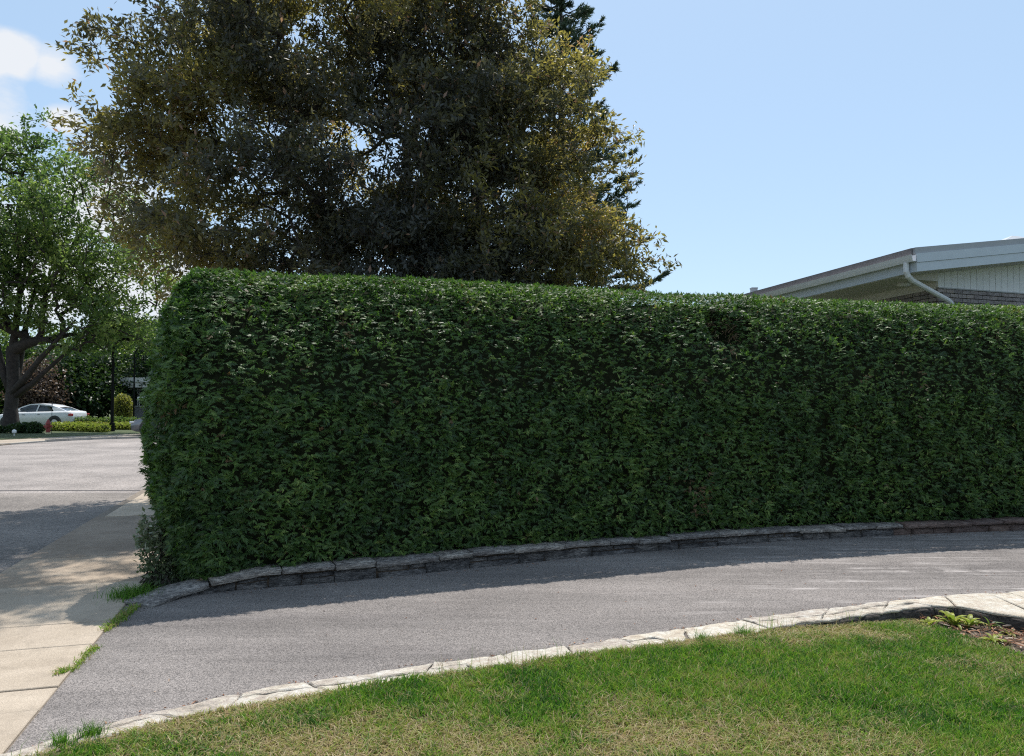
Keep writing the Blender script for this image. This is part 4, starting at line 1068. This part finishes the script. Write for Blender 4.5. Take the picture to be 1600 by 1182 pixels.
# ------------------------------------------------------------------ cars
M['white_paint'] = plain('white_car_paint', (.72, .73, .75), .18, 0, .6, .02)
M['silver_paint'] = plain('silver_car_paint', (.20, .21, .23), .25, .5, .6, .02)
M['glass'] = plain('dark_car_glass', (.02, .025, .03), .06, 0, .8, .1)
M['tyre'] = plain('tyre_rubber', (.02, .02, .02), .8)
M['rim'] = plain('alloy_rim', (.45, .46, .48), .3, .8)
M['tail'] = plain('red_tail_light', (.35, .02, .02), .2)
M['headl'] = plain('clear_headlight', (.55, .57, .6), .12)
M['blackp'] = plain('black_plastic', (.02, .02, .022), .5)
M['plate'] = plain('number_plate', (.7, .7, .68), .5)
def make_car(loc, rz, paint, label):
    car = empty('parked_car', loc, label, 'car', None, rz)
    def add(name, bm, mat, par=car, sm=False):
        return link(name, bm_mesh(name, bm), mat, par, sm)
    # local: +x = front, length 4.75, width 1.8
    st = [(-2.36, .42, .86, .74), (-2.30, .30, .98, .82), (-2.0, .22, 1.02, .89), (-1.4, .2, 1.0, .905), (-.6, .2, .98, .905), (.4, .2, .96, .905), (1.0, .2, .95, .90), (1.6, .2, .88, .88), (2.05, .22, .78, .84), (2.28, .28, .66, .74), (2.36, .40, .55, .62)]
    bm = bmesh.new(); rings = []
    for x, z0, z1, w in st:
        zs_ = (z0, z0 + .05, z0 + (z1 - z0) * .55, z0 + (z1 - z0) * .85, z1, z1 + .015)
        wsx = (w * .86, w * .97, w, w * .975, w * .88, w * .4)
        rings.append([bm.verts.new((x, -ww, z)) for ww, z in zip(wsx, zs_)] + [bm.verts.new((x, ww, z)) for ww, z in zip(wsx[::-1], zs_[::-1])])
    for a, b in zip(rings, rings[1:]):
        for i in range(len(a)): bm.faces.new((a[i], b[i], b[(i + 1) % len(a)], a[(i + 1) % len(a)]))
    bm.faces.new(rings[0]); bm.faces.new(rings[-1][::-1]); bmesh.ops.recalc_face_normals(bm, faces=bm.faces[:])
    add('body', bm, paint, sm=True)
    # roof shell and pillars: greenhouse ring in paint, glass set slightly inside
    gh = [(-2.02, 1.0, .66), (-1.45, 1.22, .60), (-.95, 1.37, .56), (-.3, 1.44, .55), (.25, 1.42, .56), (.72, 1.26, .60), (1.22, .97, .68)]
    bm = bmesh.new(); rr = []
    for x, z, w in gh:
        rr.append([bm.verts.new((x, -w - .02, z - .05)), bm.verts.new((x, -w + .06, z)), bm.verts.new((x, 0, z + .02)), bm.verts.new((x, w - .06, z)), bm.verts.new((x, w + .02, z - .05))])
    for a, b in list(zip(rr, rr[1:]))[1:5]:
        for i in range(4): bm.faces.new((a[i], b[i], b[i + 1], a[i + 1]))
    # side rails running down as A and C pillars
    for s in (-1, 1):
        for a, b in zip(gh, gh[1:]):
            p = [(a[0], s * (a[2] + .03), a[1] - .0), (b[0], s * (b[2] + .03), b[1]), (b[0], s * (b[2] + .055), b[1] - .07), (a[0], s * (a[2] + .055), a[1] - .07)]
            bm.faces.new([bm.verts.new(q) for q in p])
            p2 = [(a[0], s * (a[2] - .06), a[1] + .002), (b[0], s * (b[2] - .06), b[1] + .002), p[1], p[0]]
            bm.faces.new([bm.verts.new(q) for q in p2])
    for s in (-1, 1):                                  # C pillar panel
        bm.faces.new([bm.verts.new(q) for q in ((-2.05, s * .76, .98), (-1.3, s * .78, .98), (-1.02, s * .60, 1.3), (-1.3, s * .62, 1.24))])
        bm.faces.new([bm.verts.new(q) for q in ((-.32, s * .80, .97), (-.24, s * .80, .97), (-.26, s * .60, 1.37), (-.34, s * .60, 1.37))])
    bmesh.ops.recalc_face_normals(bm, faces=bm.faces[:])
    add('roof', bm, paint, sm=False)
    for s in (-1, 1):
        bm = bmesh.new(); P_ = [(-1.25, .78, .985), (.85, .775, .965), (.55, .63, 1.27), (.2, .585, 1.36), (-.35, .58, 1.375), (-.9, .59, 1.31)]
        bm.faces.new([bm.verts.new((q[0], s * q[1], q[2])) for q in P_]); add('side_window', bm, M['glass'])
    bm = bmesh.new(); bm.faces.new([bm.verts.new(q) for q in ((-2.0, -.64, 1.01), (-2.0, .64, 1.01), (-1.0, .52, 1.345), (-1.0, -.52, 1.345))]); add('rear_window', bm, M['glass'])
    bm = bmesh.new(); bm.faces.new([bm.verts.new(q) for q in ((1.2, .66, .985), (1.2, -.66, .985), (.3, -.53, 1.405), (.3, .53, 1.405))]); add('windscreen', bm, M['glass'])
    for sx in (-1.42, 1.42):
        for s in (-1, 1):
            bm = bmesh.new()
            bm_tube(bm, [(sx, s * .905, .36), (sx, s * .912, .36)], .40, 20); add('wheel_arch', bm, M['blackp'])
            bm = bmesh.new(); bm_tube(bm, [(sx, s * .70, .33), (sx, s * .905, .33), (sx, s * .925, .33)], [.33, .33, .30], 22); w_ = add('wheel', bm, M['tyre'])
            bm = bmesh.new(); bm_tube(bm, [(sx, s * .92, .33), (sx, s * .932, .33)], [.215, .20], 18)
            add('rim', bm, M['rim'], w_)
    for s in (-1, 1):
        bm = bmesh.new(); bm_box(bm, (-2.385, s * .80 - .16, .72), (-2.2, s * .80 + .06, .86), .02); add('tail_light', bm, M['tail'])
        bm = bmesh.new(); bm_box(bm, (2.0, s * .70 - .14, .60), (2.33, s * .70 + .10, .70), .02); add('headlight', bm, M['headl'])
        bm = bmesh.new(); bm_box(bm, (.62, s * .93 - .07, .98), (.78, s * .93 + .07, 1.1), .03); add('mirror', bm, paint)
        bm = bmesh.new(); bm_box(bm, (-.55, s * .915 - .01, .80), (-.38, s * .915 + .012, .825)); add('door_handle', bm, M['blackp'])
        bm = bmesh.new(); bm_box(bm, (.35, s * .915 - .01, .79), (.52, s * .915 + .012, .815)); add('door_handle', bm, M['blackp'])
    bm = bmesh.new(); bm_box(bm, (-2.40, -.26, .60), (-2.375, .26, .72)); add('number_plate', bm, M['plate'])
    bm = bmesh.new(); bm_box(bm, (-2.405, -.8, .26), (-2.28, .8, .40), .02); add('bumper', bm, M['blackp'])
    return car
r = Q(113, 655, 44.0)
make_car((r[0] - 2.40, 44.9, .04), math.pi - R(2), M['white_paint'], 'white sedan parked behind the maple trunk on the far side of the street')
r = Q(204, 675, 35.0)
make_car((r[0] + 2.36, 35.6, 0), math.pi, M['silver_paint'], 'silver car mostly hidden behind the left end of the hedge')

# ------------------------------------------------------------------ hydrant, poles, marker
M['red'] = plain('red_paint', (.24, .03, .025), .45); M['ywhite'] = plain('pale_yellow_paint', (.55, .5, .3), .5)
h0 = Q(75, 677, 36.3); hx, hy = h0[0], 36.3
hyd = empty('fire_hydrant', (hx, hy, .05), 'red fire hydrant on the far lawn near the rear wheel of the white car', 'fire hydrant')
bm = bmesh.new(); bm_tube(bm, [(hx, hy, .05), (hx, hy, .12), (hx, hy, .13)], [.13, .13, .09], 12); child('base', bm_mesh('base', bm), M['ywhite'], hyd)
bm = bmesh.new(); bm_tube(bm, [(hx, hy, .13), (hx, hy, .52)], [.10, .10], 12); bm_tube(bm, [(hx, hy, .52), (hx, hy, .56)], .13, 12); child('barrel', bm_mesh('barrel', bm), M['red'], hyd)
bm = bmesh.new(); bm_tube(bm, [(hx, hy, .56), (hx, hy, .64), (hx, hy, .70), (hx, hy, .76)], [.11, .09, .05, .025], 12); child('bonnet', bm_mesh('bonnet', bm), M['red'], hyd)
for s in (-1, 1):
    bm = bmesh.new(); bm_tube(bm, [(hx + s * .08, hy, .42), (hx + s * .19, hy, .42)], [.055, .06], 10); child('outlet', bm_mesh('outlet', bm), M['red'], hyd)
bm = bmesh.new(); bm_tube(bm, [(hx, hy - .08, .40), (hx, hy - .19, .40)], [.07, .075], 10); child('outlet', bm_mesh('outlet', bm), M['red'], hyd)
bm = bmesh.new(); bm_tube(bm, [(hx + .05, hy + .2, 0), (hx + .05, hy + .2, 1.35)], .012, 6); bm_tube(bm, [(hx + .05, hy + .2, 1.35), (hx + .05, hy + .2, 1.6)], .02, 6)
mk = link('hydrant_marker', bm_mesh('hydrant_marker', bm), M['blackp']); tag(mk, 'thin dark marker rod standing just behind the red hydrant', 'marker')

M['pole'] = plain('black_pole_paint', (.010, .011, .011), .85, spec=.1)
M['lampglass'] = plain('lamp_glass', (.5, .52, .52), .2)
def pole(px, Y, H, r_, label, curved):
    x = (px - CX) / FPX * Y; root = empty('street_lamp', (x, Y, .05), label, 'street lamp')
    bm = bmesh.new(); bm_tube(bm, [(x, Y, .04), (x, Y, .5), (x, Y, .52), (x, Y, H)], [r_ * 1.7, r_ * 1.6, r_, r_ * .75], 10)
    child('pole', bm_mesh('pole', bm), M['pole'], root)
    bm = bmesh.new(); bm_tube(bm, [(x, Y, H), (x + .05, Y, H + .25), (x + .3, Y, H + .5), (x + .55, Y, H + .55)], r_ * .7, 8)
    child('arm', bm_mesh('arm', bm), M['pole'], root)
    bm = bmesh.new(); bm_tube(bm, [(x + .45, Y, H + .56), (x + .6, Y, H + .58), (x + .95, Y, H + .55), (x + 1.02, Y, H + .5)], [.05, .12, .12, .05], 10)
    child('lamp_head', bm_mesh('lamp_head', bm), M['pole'], root)
    bm = bmesh.new(); bm_tube(bm, [(x + .75, Y, H + .47), (x + .75, Y, H + .40)], [.11, .05], 10)
    child('lamp_glass', bm_mesh('lamp_glass', bm), M['lampglass'], root)
pole(176, 39.5, 4.3, .085, 'thick black lamp post on the far lawn in front of the dark trees', False)
pole(209.5, 47, 4.5, .055, 'thinner grey-black lamp post beside the far white house, near the hedge edge', True)
g = Q(20, 673, 34.5)
bm = bmesh.new(); bm_tube(bm, [(g[0], 34.6, .03), (g[0], 34.6, .14)], .02, 6); bm_tube(bm, [(g[0], 34.6, .14), (g[0], 34.6, .19), (g[0], 34.6, .28), (g[0], 34.6, .33)], [.04, .09, .09, .03], 10)
tag(link('garden_light', bm_mesh('garden_light', bm), plain('white_enamel', (.8, .8, .8), .4)), 'tiny white garden light on the far lawn left of the hydrant', 'garden light')

# ------------------------------------------------------------------ far white house
M['wpaint'] = plain('white_trim', (.74, .75, .76), .5, var=.05); M['greywall'] = plain('grey_wall', (.24, .25, .27), .8); M['dglass'] = plain('window_glass', (.03, .04, .05), .08, 0, .8)
hx0, hY = Q(181, 600, 60)[0], 60
fh = empty('far_house', (hx0 + 4, hY, 0), 'low white house with flat roof line glimpsed right of the black pole', 'house')
bm = bmesh.new(); bm_box(bm, (hx0 + .5, hY, 0), (hx0 + 12, hY + 7, 2.75)); child('wall', bm_mesh('wall', bm), M['greywall'], fh)
bm = bmesh.new(); bm_box(bm, (hx0, hY - .8, 2.72), (hx0 + 12.5, hY + 7.5, 3.15)); bm_box(bm, (hx0 - .1, hY - .9, 3.15), (hx0 + 12.6, hY + 7.6, 3.5)); child('roof', bm_mesh('roof', bm), M['wpaint'], fh)
for i in range(4):
    x = hx0 + .9 + i * 1.05
    bm = bmesh.new()
    bm_box(bm, (x - .05, hY - .06, 1.2), (x, hY, 2.6)); bm_box(bm, (x + .85, hY - .06, 1.2), (x + .9, hY, 2.6)); bm_box(bm, (x, hY - .06, 2.52), (x + .85, hY, 2.6)); bm_box(bm, (x, hY - .06, 1.2), (x + .85, hY, 1.28))
    w_ = child('window', bm_mesh('window', bm), M['wpaint'], fh)
    bm = bmesh.new(); bm_box(bm, (x, hY - .03, 1.28), (x + .85, hY - .01, 2.52)); o = bm_mesh('pane', bm)
    po = bpy.data.objects.new('pane', o); o.materials.append(M['dglass']); S.collection.objects.link(po); po.parent = w_
    po.matrix_parent_inverse = (Matrix.Translation(fh.location)).inverted() @ Matrix.Identity(4) if False else Matrix.Identity(4)
bm = bmesh.new(); bm_box(bm, (hx0 + 2.5, hY - 1.6, 1.72), (hx0 + 9, hY - .8, 1.98)); child('porch_rail', bm_mesh('porch_rail', bm), M['wpaint'], fh)

# ------------------------------------------------------------------ neighbour's bungalow on the right
M['siding'] = plain('white_siding', (.72, .73, .76), .55, var=.05); M['fascia'] = plain('pale_blue_grey_fascia', (.50, .55, .60), .5, var=.04)
M['fascia2'] = plain('grey_flashing', (.33, .34, .355), .55, var=.06); M['soffit'] = plain('beige_soffit', (.64, .62, .62), .7, var=.05)
M['shingle'] = plain('brown_grey_roof_edge', (.22, .20, .205), .85, var=.15, bmp=.5); M['brick'] = stone('grey_mauve_brick', (.30, .26, .27), (.38, .34, .35), (.46, .42, .43), wth=.3)
M['mortar'] = plain('dark_mortar_joint', (.10, .095, .10), .9); M['metal'] = plain('galvanised_metal', (.35, .37, .39), .45, .4)
hC = np.array(Q(1430, 387, 13.0)); ra = R(20); aa = R(12)
rv = np.array((math.cos(ra), math.sin(ra), 0)); av = np.array((-math.sin(aa), math.cos(aa), 0)); pt = .135; ZT = hC[2]
house = empty('bungalow', (float(hC[0]) + 3, float(hC[1]) + 3, 0), 'single-storey house with pale fascia boards and low roof above the right of the hedge', 'house')
def H(u, v, z, k=True):
    """u across the gable, v away; z relative to the roof edge, which climbs with u"""
    p = hC + rv * u + av * v; return (p[0], p[1], ZT + z + (pt * min(u, 6.0) - pt * max(0, u - 6.0) if k else 0))
def slab(name, u0, u1, v0, v1, z0, z1, mat, k=True, parent=house, split=True):
    bm = bmesh.new(); us = [u0, 6.0, u1] if (u0 < 6 < u1 and k) else [u0, u1]
    for a, b in zip(us, us[1:]):
        hexa(bm, [H(a, v0, z0, k), H(b, v0, z0, k), H(b, v1, z0, k), H(a, v1, z0, k), H(a, v0, z1, k), H(b, v0, z1, k), H(b, v1, z1, k), H(a, v1, z1, k)])
    return child(name, bm_mesh(name, bm), mat, parent)
slab('roof', .04, 12, .04, 10, -.10, -.004, M['shingle'])
slab('rake_flashing', -.012, 12, -.012, .045, -.115, .0, M['fascia2'])
slab('fascia_board', -.0, 12, -.045, .0, -.265, -.112, M['fascia'])
slab('fascia_board', .0, 12, -.03, .012, -.425, -.268, M['fascia'])
slab('eave_edge', -.05, .04, .05, 10, -.115, .0, M['shingle'])
slab('eave_board', -.0, .03, .012, 10, -.42, -.118, M['fascia'], False)
slab('soffit', .03, 1.15, .62, 10, -.43, -.405, M['soffit'], False)
slab('rake_soffit', .03, 12, .015, .62, -.432, -.41, M['soffit'])
slab('soffit_frieze', .03, 1.14, .60, .617, -.43, -.2, M['soffit'], False)
# gutter: open trough
bm = bmesh.new(); prof = [(-.0, -.13), (-.012, -.245), (-.085, -.25), (-.105, -.20), (-.125, -.135), (-.115, -.135), (-.092, -.20), (-.08, -.24), (-.02, -.235), (-.01, -.13)]
for v in (.0, 10): pass
ra_ = [bm.verts.new(H(u, -.03, z, False)) for u, z in prof]; rb_ = [bm.verts.new(H(u, 10, z, False)) for u, z in prof]
for i in range(len(prof)):
    j = (i + 1) % len(prof); bm.faces.new((ra_[i], ra_[j], rb_[j], rb_[i]))
bm.faces.new(ra_[::-1]); bm.faces.new(rb_); bmesh.ops.recalc_face_normals(bm, faces=bm.faces[:])
child('gutter', bm_mesh('gutter', bm), M['siding'], house)
bm = bmesh.new()
dpth = [H(-.06, .16, -.25, False), H(-.06, .16, -.40, False), H(-.02, .16, -.47, False), H(.10, .19, -.54, False), H(1.22, .46, -.80, False), H(1.33, .49, -.85, False), H(1.38, .51, -.94, False), H(1.38, .51, -3.4, False)]
bm_tube(bm, dpth, .048, 10); child('downspout', bm_mesh('downspout', bm), M['siding'], house)
# walls
zb_top = -.52 - .0
UW, VW = 1.15, .62
slab('wall', UW + .05, 11.8, VW + .05, 9.8, -ZT, -.43, M['mortar'], False)
bt = -.535                                             # top of the brickwork below the roof edge
# gable wall body behind the siding
slab('gable_wall', UW + .05, 11.8, VW + .06, VW + .2, -.7, -.41, M['siding'])
u = UW
while u < 5.2:                                         # vertical siding boards on the gable
    w_ = .165
    bm = bmesh.new()
    hexa(bm, [H(u + .004, VW + .0, bt, False), H(u + w_ - .004, VW + .0, bt, False), H(u + w_ - .004, VW + .045, bt, False), H(u + .004, VW + .045, bt, False),
              H(u + .004, VW + .0, -.42), H(u + w_ - .004, VW + .0, -.42), H(u + w_ - .004, VW + .045, -.42), H(u + .004, VW + .045, -.42)])
    child('siding_board', bm_mesh('siding_board', bm), M['siding'], house); u += w_
slab('sill_trim', UW - .0, 11.8, VW - .02, VW + .05, bt - .025, bt - .003, M['fascia2'], False)
bw, bh = .205, .066
row = 0; z = bt - .03
while z > bt - .72:
    u = UW + .0 + (0 if row % 2 else -.0); first = bw * (.5 if row % 2 else 1)
    while u < 4.9:
        w_ = first if u == UW else bw; 
        bm = bmesh.new(); hexa(bm, [H(*q, False) for q in ((u + .005, VW, z - bh), (u + w_ - .005, VW, z - bh), (u + w_ - .005, VW + .04, z - bh), (u + .005, VW + .04, z - bh), (u + .005, VW, z), (u + w_ - .005, VW, z), (u + w_ - .005, VW + .04, z), (u + .005, VW + .04, z))])
        child('brick', bm_mesh('brick', bm), M['brick'], house); u += w_
    if z < bt - .0:
        v = VW + .045
        while v < 3.2:
            bm = bmesh.new(); hexa(bm, [H(*q, False) for q in ((UW, v + .005, z - bh), (UW + .04, v + .005, z - bh), (UW + .04, v + bw - .005, z - bh), (UW, v + bw - .005, z - bh), (UW, v + .005, z), (UW + .04, v + .005, z), (UW + .04, v + bw - .005, z), (UW, v + bw - .005, z))])
            child('brick', bm_mesh('brick', bm), M['brick'], house); v += bw
    z -= bh + .014; row += 1
slab('side_wall_panel', UW + .0, UW + .05, 3.25, 9.8, -1.5, -.43, M['soffit'], False)
slab('side_frieze', UW + .0, UW + .05, VW + .05, 3.24, bt - .028, -.43, M['soffit'], False)
c = H(.62, .95, -.43, False); bm = bmesh.new(); bm_tube(bm, [(c[0], c[1], c[2]), (c[0], c[1], c[2] - .03), (c[0], c[1], c[2] - .07), (c[0], c[1], c[2] - .09)], [.10, .12, .10, .03], 16)
child('soffit_light', bm_mesh('soffit_light', bm), M['soffit'], house, False)
c = H(6, 3, 0); bm = bmesh.new()
bm_box(bm, (c[0] - .3, c[1] - .3, c[2] - .2), (c[0] + .3, c[1] + .3, c[2] + .30)); child('roof_vent', bm_mesh('roof_vent', bm), M['metal'], house)
bm = bmesh.new(); q = [bm.verts.new((c[0] + s * .48, c[1] + t * .48, c[2] + .30)) for s, t in ((-1, -1), (1, -1), (1, 1), (-1, 1))]; tp = bm.verts.new((c[0], c[1], c[2] + .50))
bm.faces.new(q[::-1]); [bm.faces.new((q[i], q[(i + 1) % 4], tp)) for i in range(4)]; child('vent_cap', bm_mesh('vent_cap', bm), M['metal'], house)
c = Q(1177.5, 452, 20.3); bm = bmesh.new(); bm_box(bm, (c[0] - .075, 20.2, 3.9), (c[0] + .075, 20.36, c[2])); bm_box(bm, (c[0] - .085, 20.19, c[2]), (c[0] + .085, 20.37, c[2] + .03)); child('flue', bm_mesh('flue', bm), M['metal'], house)

# ------------------------------------------------------------------ weeds at the pavement end of the wall
c0 = P(232, 915); 
def weedy(name, label, lobes, n, L, mat, seed, wr=.55):
    r = np.random.default_rng(seed); b = lobes[0][0]; root = empty(name, (b[0], b[1], 0), label, 'plant')
    p, d = in_lobes(lobes, n, r, .6); p = p[p[:, 2] > .02]; n = len(p)
    dd = unit(r.normal(0, .8, (n, 3)) + np.array((0, -.3, .1))); nr = unit(r.normal(0, .5, (n, 3)) + np.array((0, -.2, 1)))
    V, F = kites(p, dd, nr, L * r.uniform(.6, 1.2, n), L * wr * r.uniform(.7, 1.1, n), .12)
    col = np.clip(.25 + .5 * (p[:, 2] / .6) + r.normal(0, .2, n), 0, 1)
    o = child('leaves', np_mesh('leaves', V, F, {'rnd': np.repeat(col, 4)}), mat, root); o['kind'] = 'stuff'
    bm = bmesh.new()
    for i in range(28):
        q = p[r.integers(0, n)]; bm_tube(bm, [(b[0] + r.normal(0, .08), b[1] + r.normal(0, .06), 0), (q[0] * .6 + b[0] * .4, q[1] * .6 + b[1] * .4, q[2] * .6), q], [.005, .004, .002], 4, False)
    child('stems', bm_mesh('stems', bm), M['bark'], root)
wx, wy = c0
weedy('leafy_weed', 'tall leafy weed with pale grey-green top leaves at the pavement end of the wall', [((wx + .02, wy + .12, .24), (.17, .20, .24)), ((wx - .04, wy + .1, .42), (.13, .16, .14)), ((wx + .14, wy + .25, .36), (.18, .2, .26)), ((wx + .22, wy + .18, .15), (.2, .15, .18)), ((wx - .1, wy + .12, .55), (.05, .06, .07))], 1900, .058, M['paleleaf'], 81)
gx_, gy_ = P(203, 935)
n = 620; r9 = np.random.default_rng(83); x = gx_ + r9.normal(0, .09, n) + .02; y = gy_ + r9.normal(0, .07, n)
me = blades(n, x, y, np.zeros(n), r9.uniform(.06, .15, n), r9.uniform(.003, .006, n), r9.uniform(.3, 1.1, n), r9, r9.uniform(0, .45, n), 'grass_tuft', M['grass'])
tag(link('grass_tuft', me, M['grass']), 'thick green grass tuft beside the sloping end of the stone wall', 'grass tuft')
def edge_weed(pa, pb, n, lab, h=.06, sp=.025, seed=1):
    r = np.random.default_rng(seed); t = r.random(n); a, b = np.array(P(*pa)), np.array(P(*pb)); q = a + (b - a) * t[:, None]
    x = q[:, 0] + r.normal(0, sp, n); y = q[:, 1] + r.normal(0, sp, n)
    me = blades(n, x, y, np.full(n, .002), r.uniform(.4, 1, n) * h, r.uniform(.004, .009, n), r.uniform(.5, 1.6, n), r, r.uniform(.3, .85, n), 'weed_strip', M['grass'])
    tag(link('weed_strip', me, M['grass']), lab, 'weeds', 'weeds in the pavement joints')
edge_weed((163, 988), (212, 950), 420, 'low weeds at the foot of the wall end where driveway meets pavement', .06, .022, 3)
edge_weed((110, 1052), (148, 1012), 300, 'grassy weed strip in the joint between pavement and driveway', .035, .018, 4)
edge_weed((92, 1056), (104, 1050), 160, 'small round weed clump at the front end of the joint weeds', .05, .018, 5)
edge_weed((238, 937), (262, 925), 120, 'little weeds growing over the lowest cap stone of the wall', .05, .02, 6)
# thin dry stalks leaning over the edge of the weeds

# dry leaf bits and grit gathered along the wall foot and the edging
rl = np.random.default_rng(99); n = 1500; t_ = rl.random(n); k_ = rl.integers(0, 3, n)
wpts = wp[(t_ * (len(wp) - 40)).astype(int)]; xk = rl.uniform(-2.3, 6, n); kk2 = np.c_[xk, np.interp(xk, kum[:, 0], kum[:, 1])]
sp_ = np.c_[rl.uniform(-5, 5, n), rl.uniform(4, 10, n)]
p2 = np.where((k_ == 0)[:, None], wpts - np.c_[rl.normal(0, .01, n), np.abs(rl.normal(0, .09, n)) + .03], np.where((k_ == 1)[:, None], kk2 + np.c_[np.zeros(n), np.abs(rl.normal(0, .05, n)) + .01], sp_))
yw = np.interp(p2[:, 0], WALLs[:, 0], WALLs[:, 1]); yk = np.interp(p2[:, 0], kum[:, 0], kum[:, 1])
g_ = (k_ < 2) | ((p2[:, 1] < yw - .03) & (p2[:, 1] > yk + .02) & (rl.random(n) < .5)); p2 = p2[g_ & (p2[:, 0] > -2.4)]; n = len(p2)
V, F = kites(np.c_[p2, np.full(n, .004)], unit(np.c_[rl.normal(0, 1, (n, 2)), rl.normal(0, .15, n)]), unit(np.c_[rl.normal(0, .3, (n, 2)), np.ones(n)]), rl.uniform(.008, .032, n), rl.uniform(.003, .014, n), .25)
tag(link('leaf_litter', np_mesh('leaf_litter', V, F, {'rnd': np.repeat(rl.random(n), 4)}), M['mulch']), 'small dry leaf bits scattered along the edges of the driveway', 'leaf litter', kind='stuff')
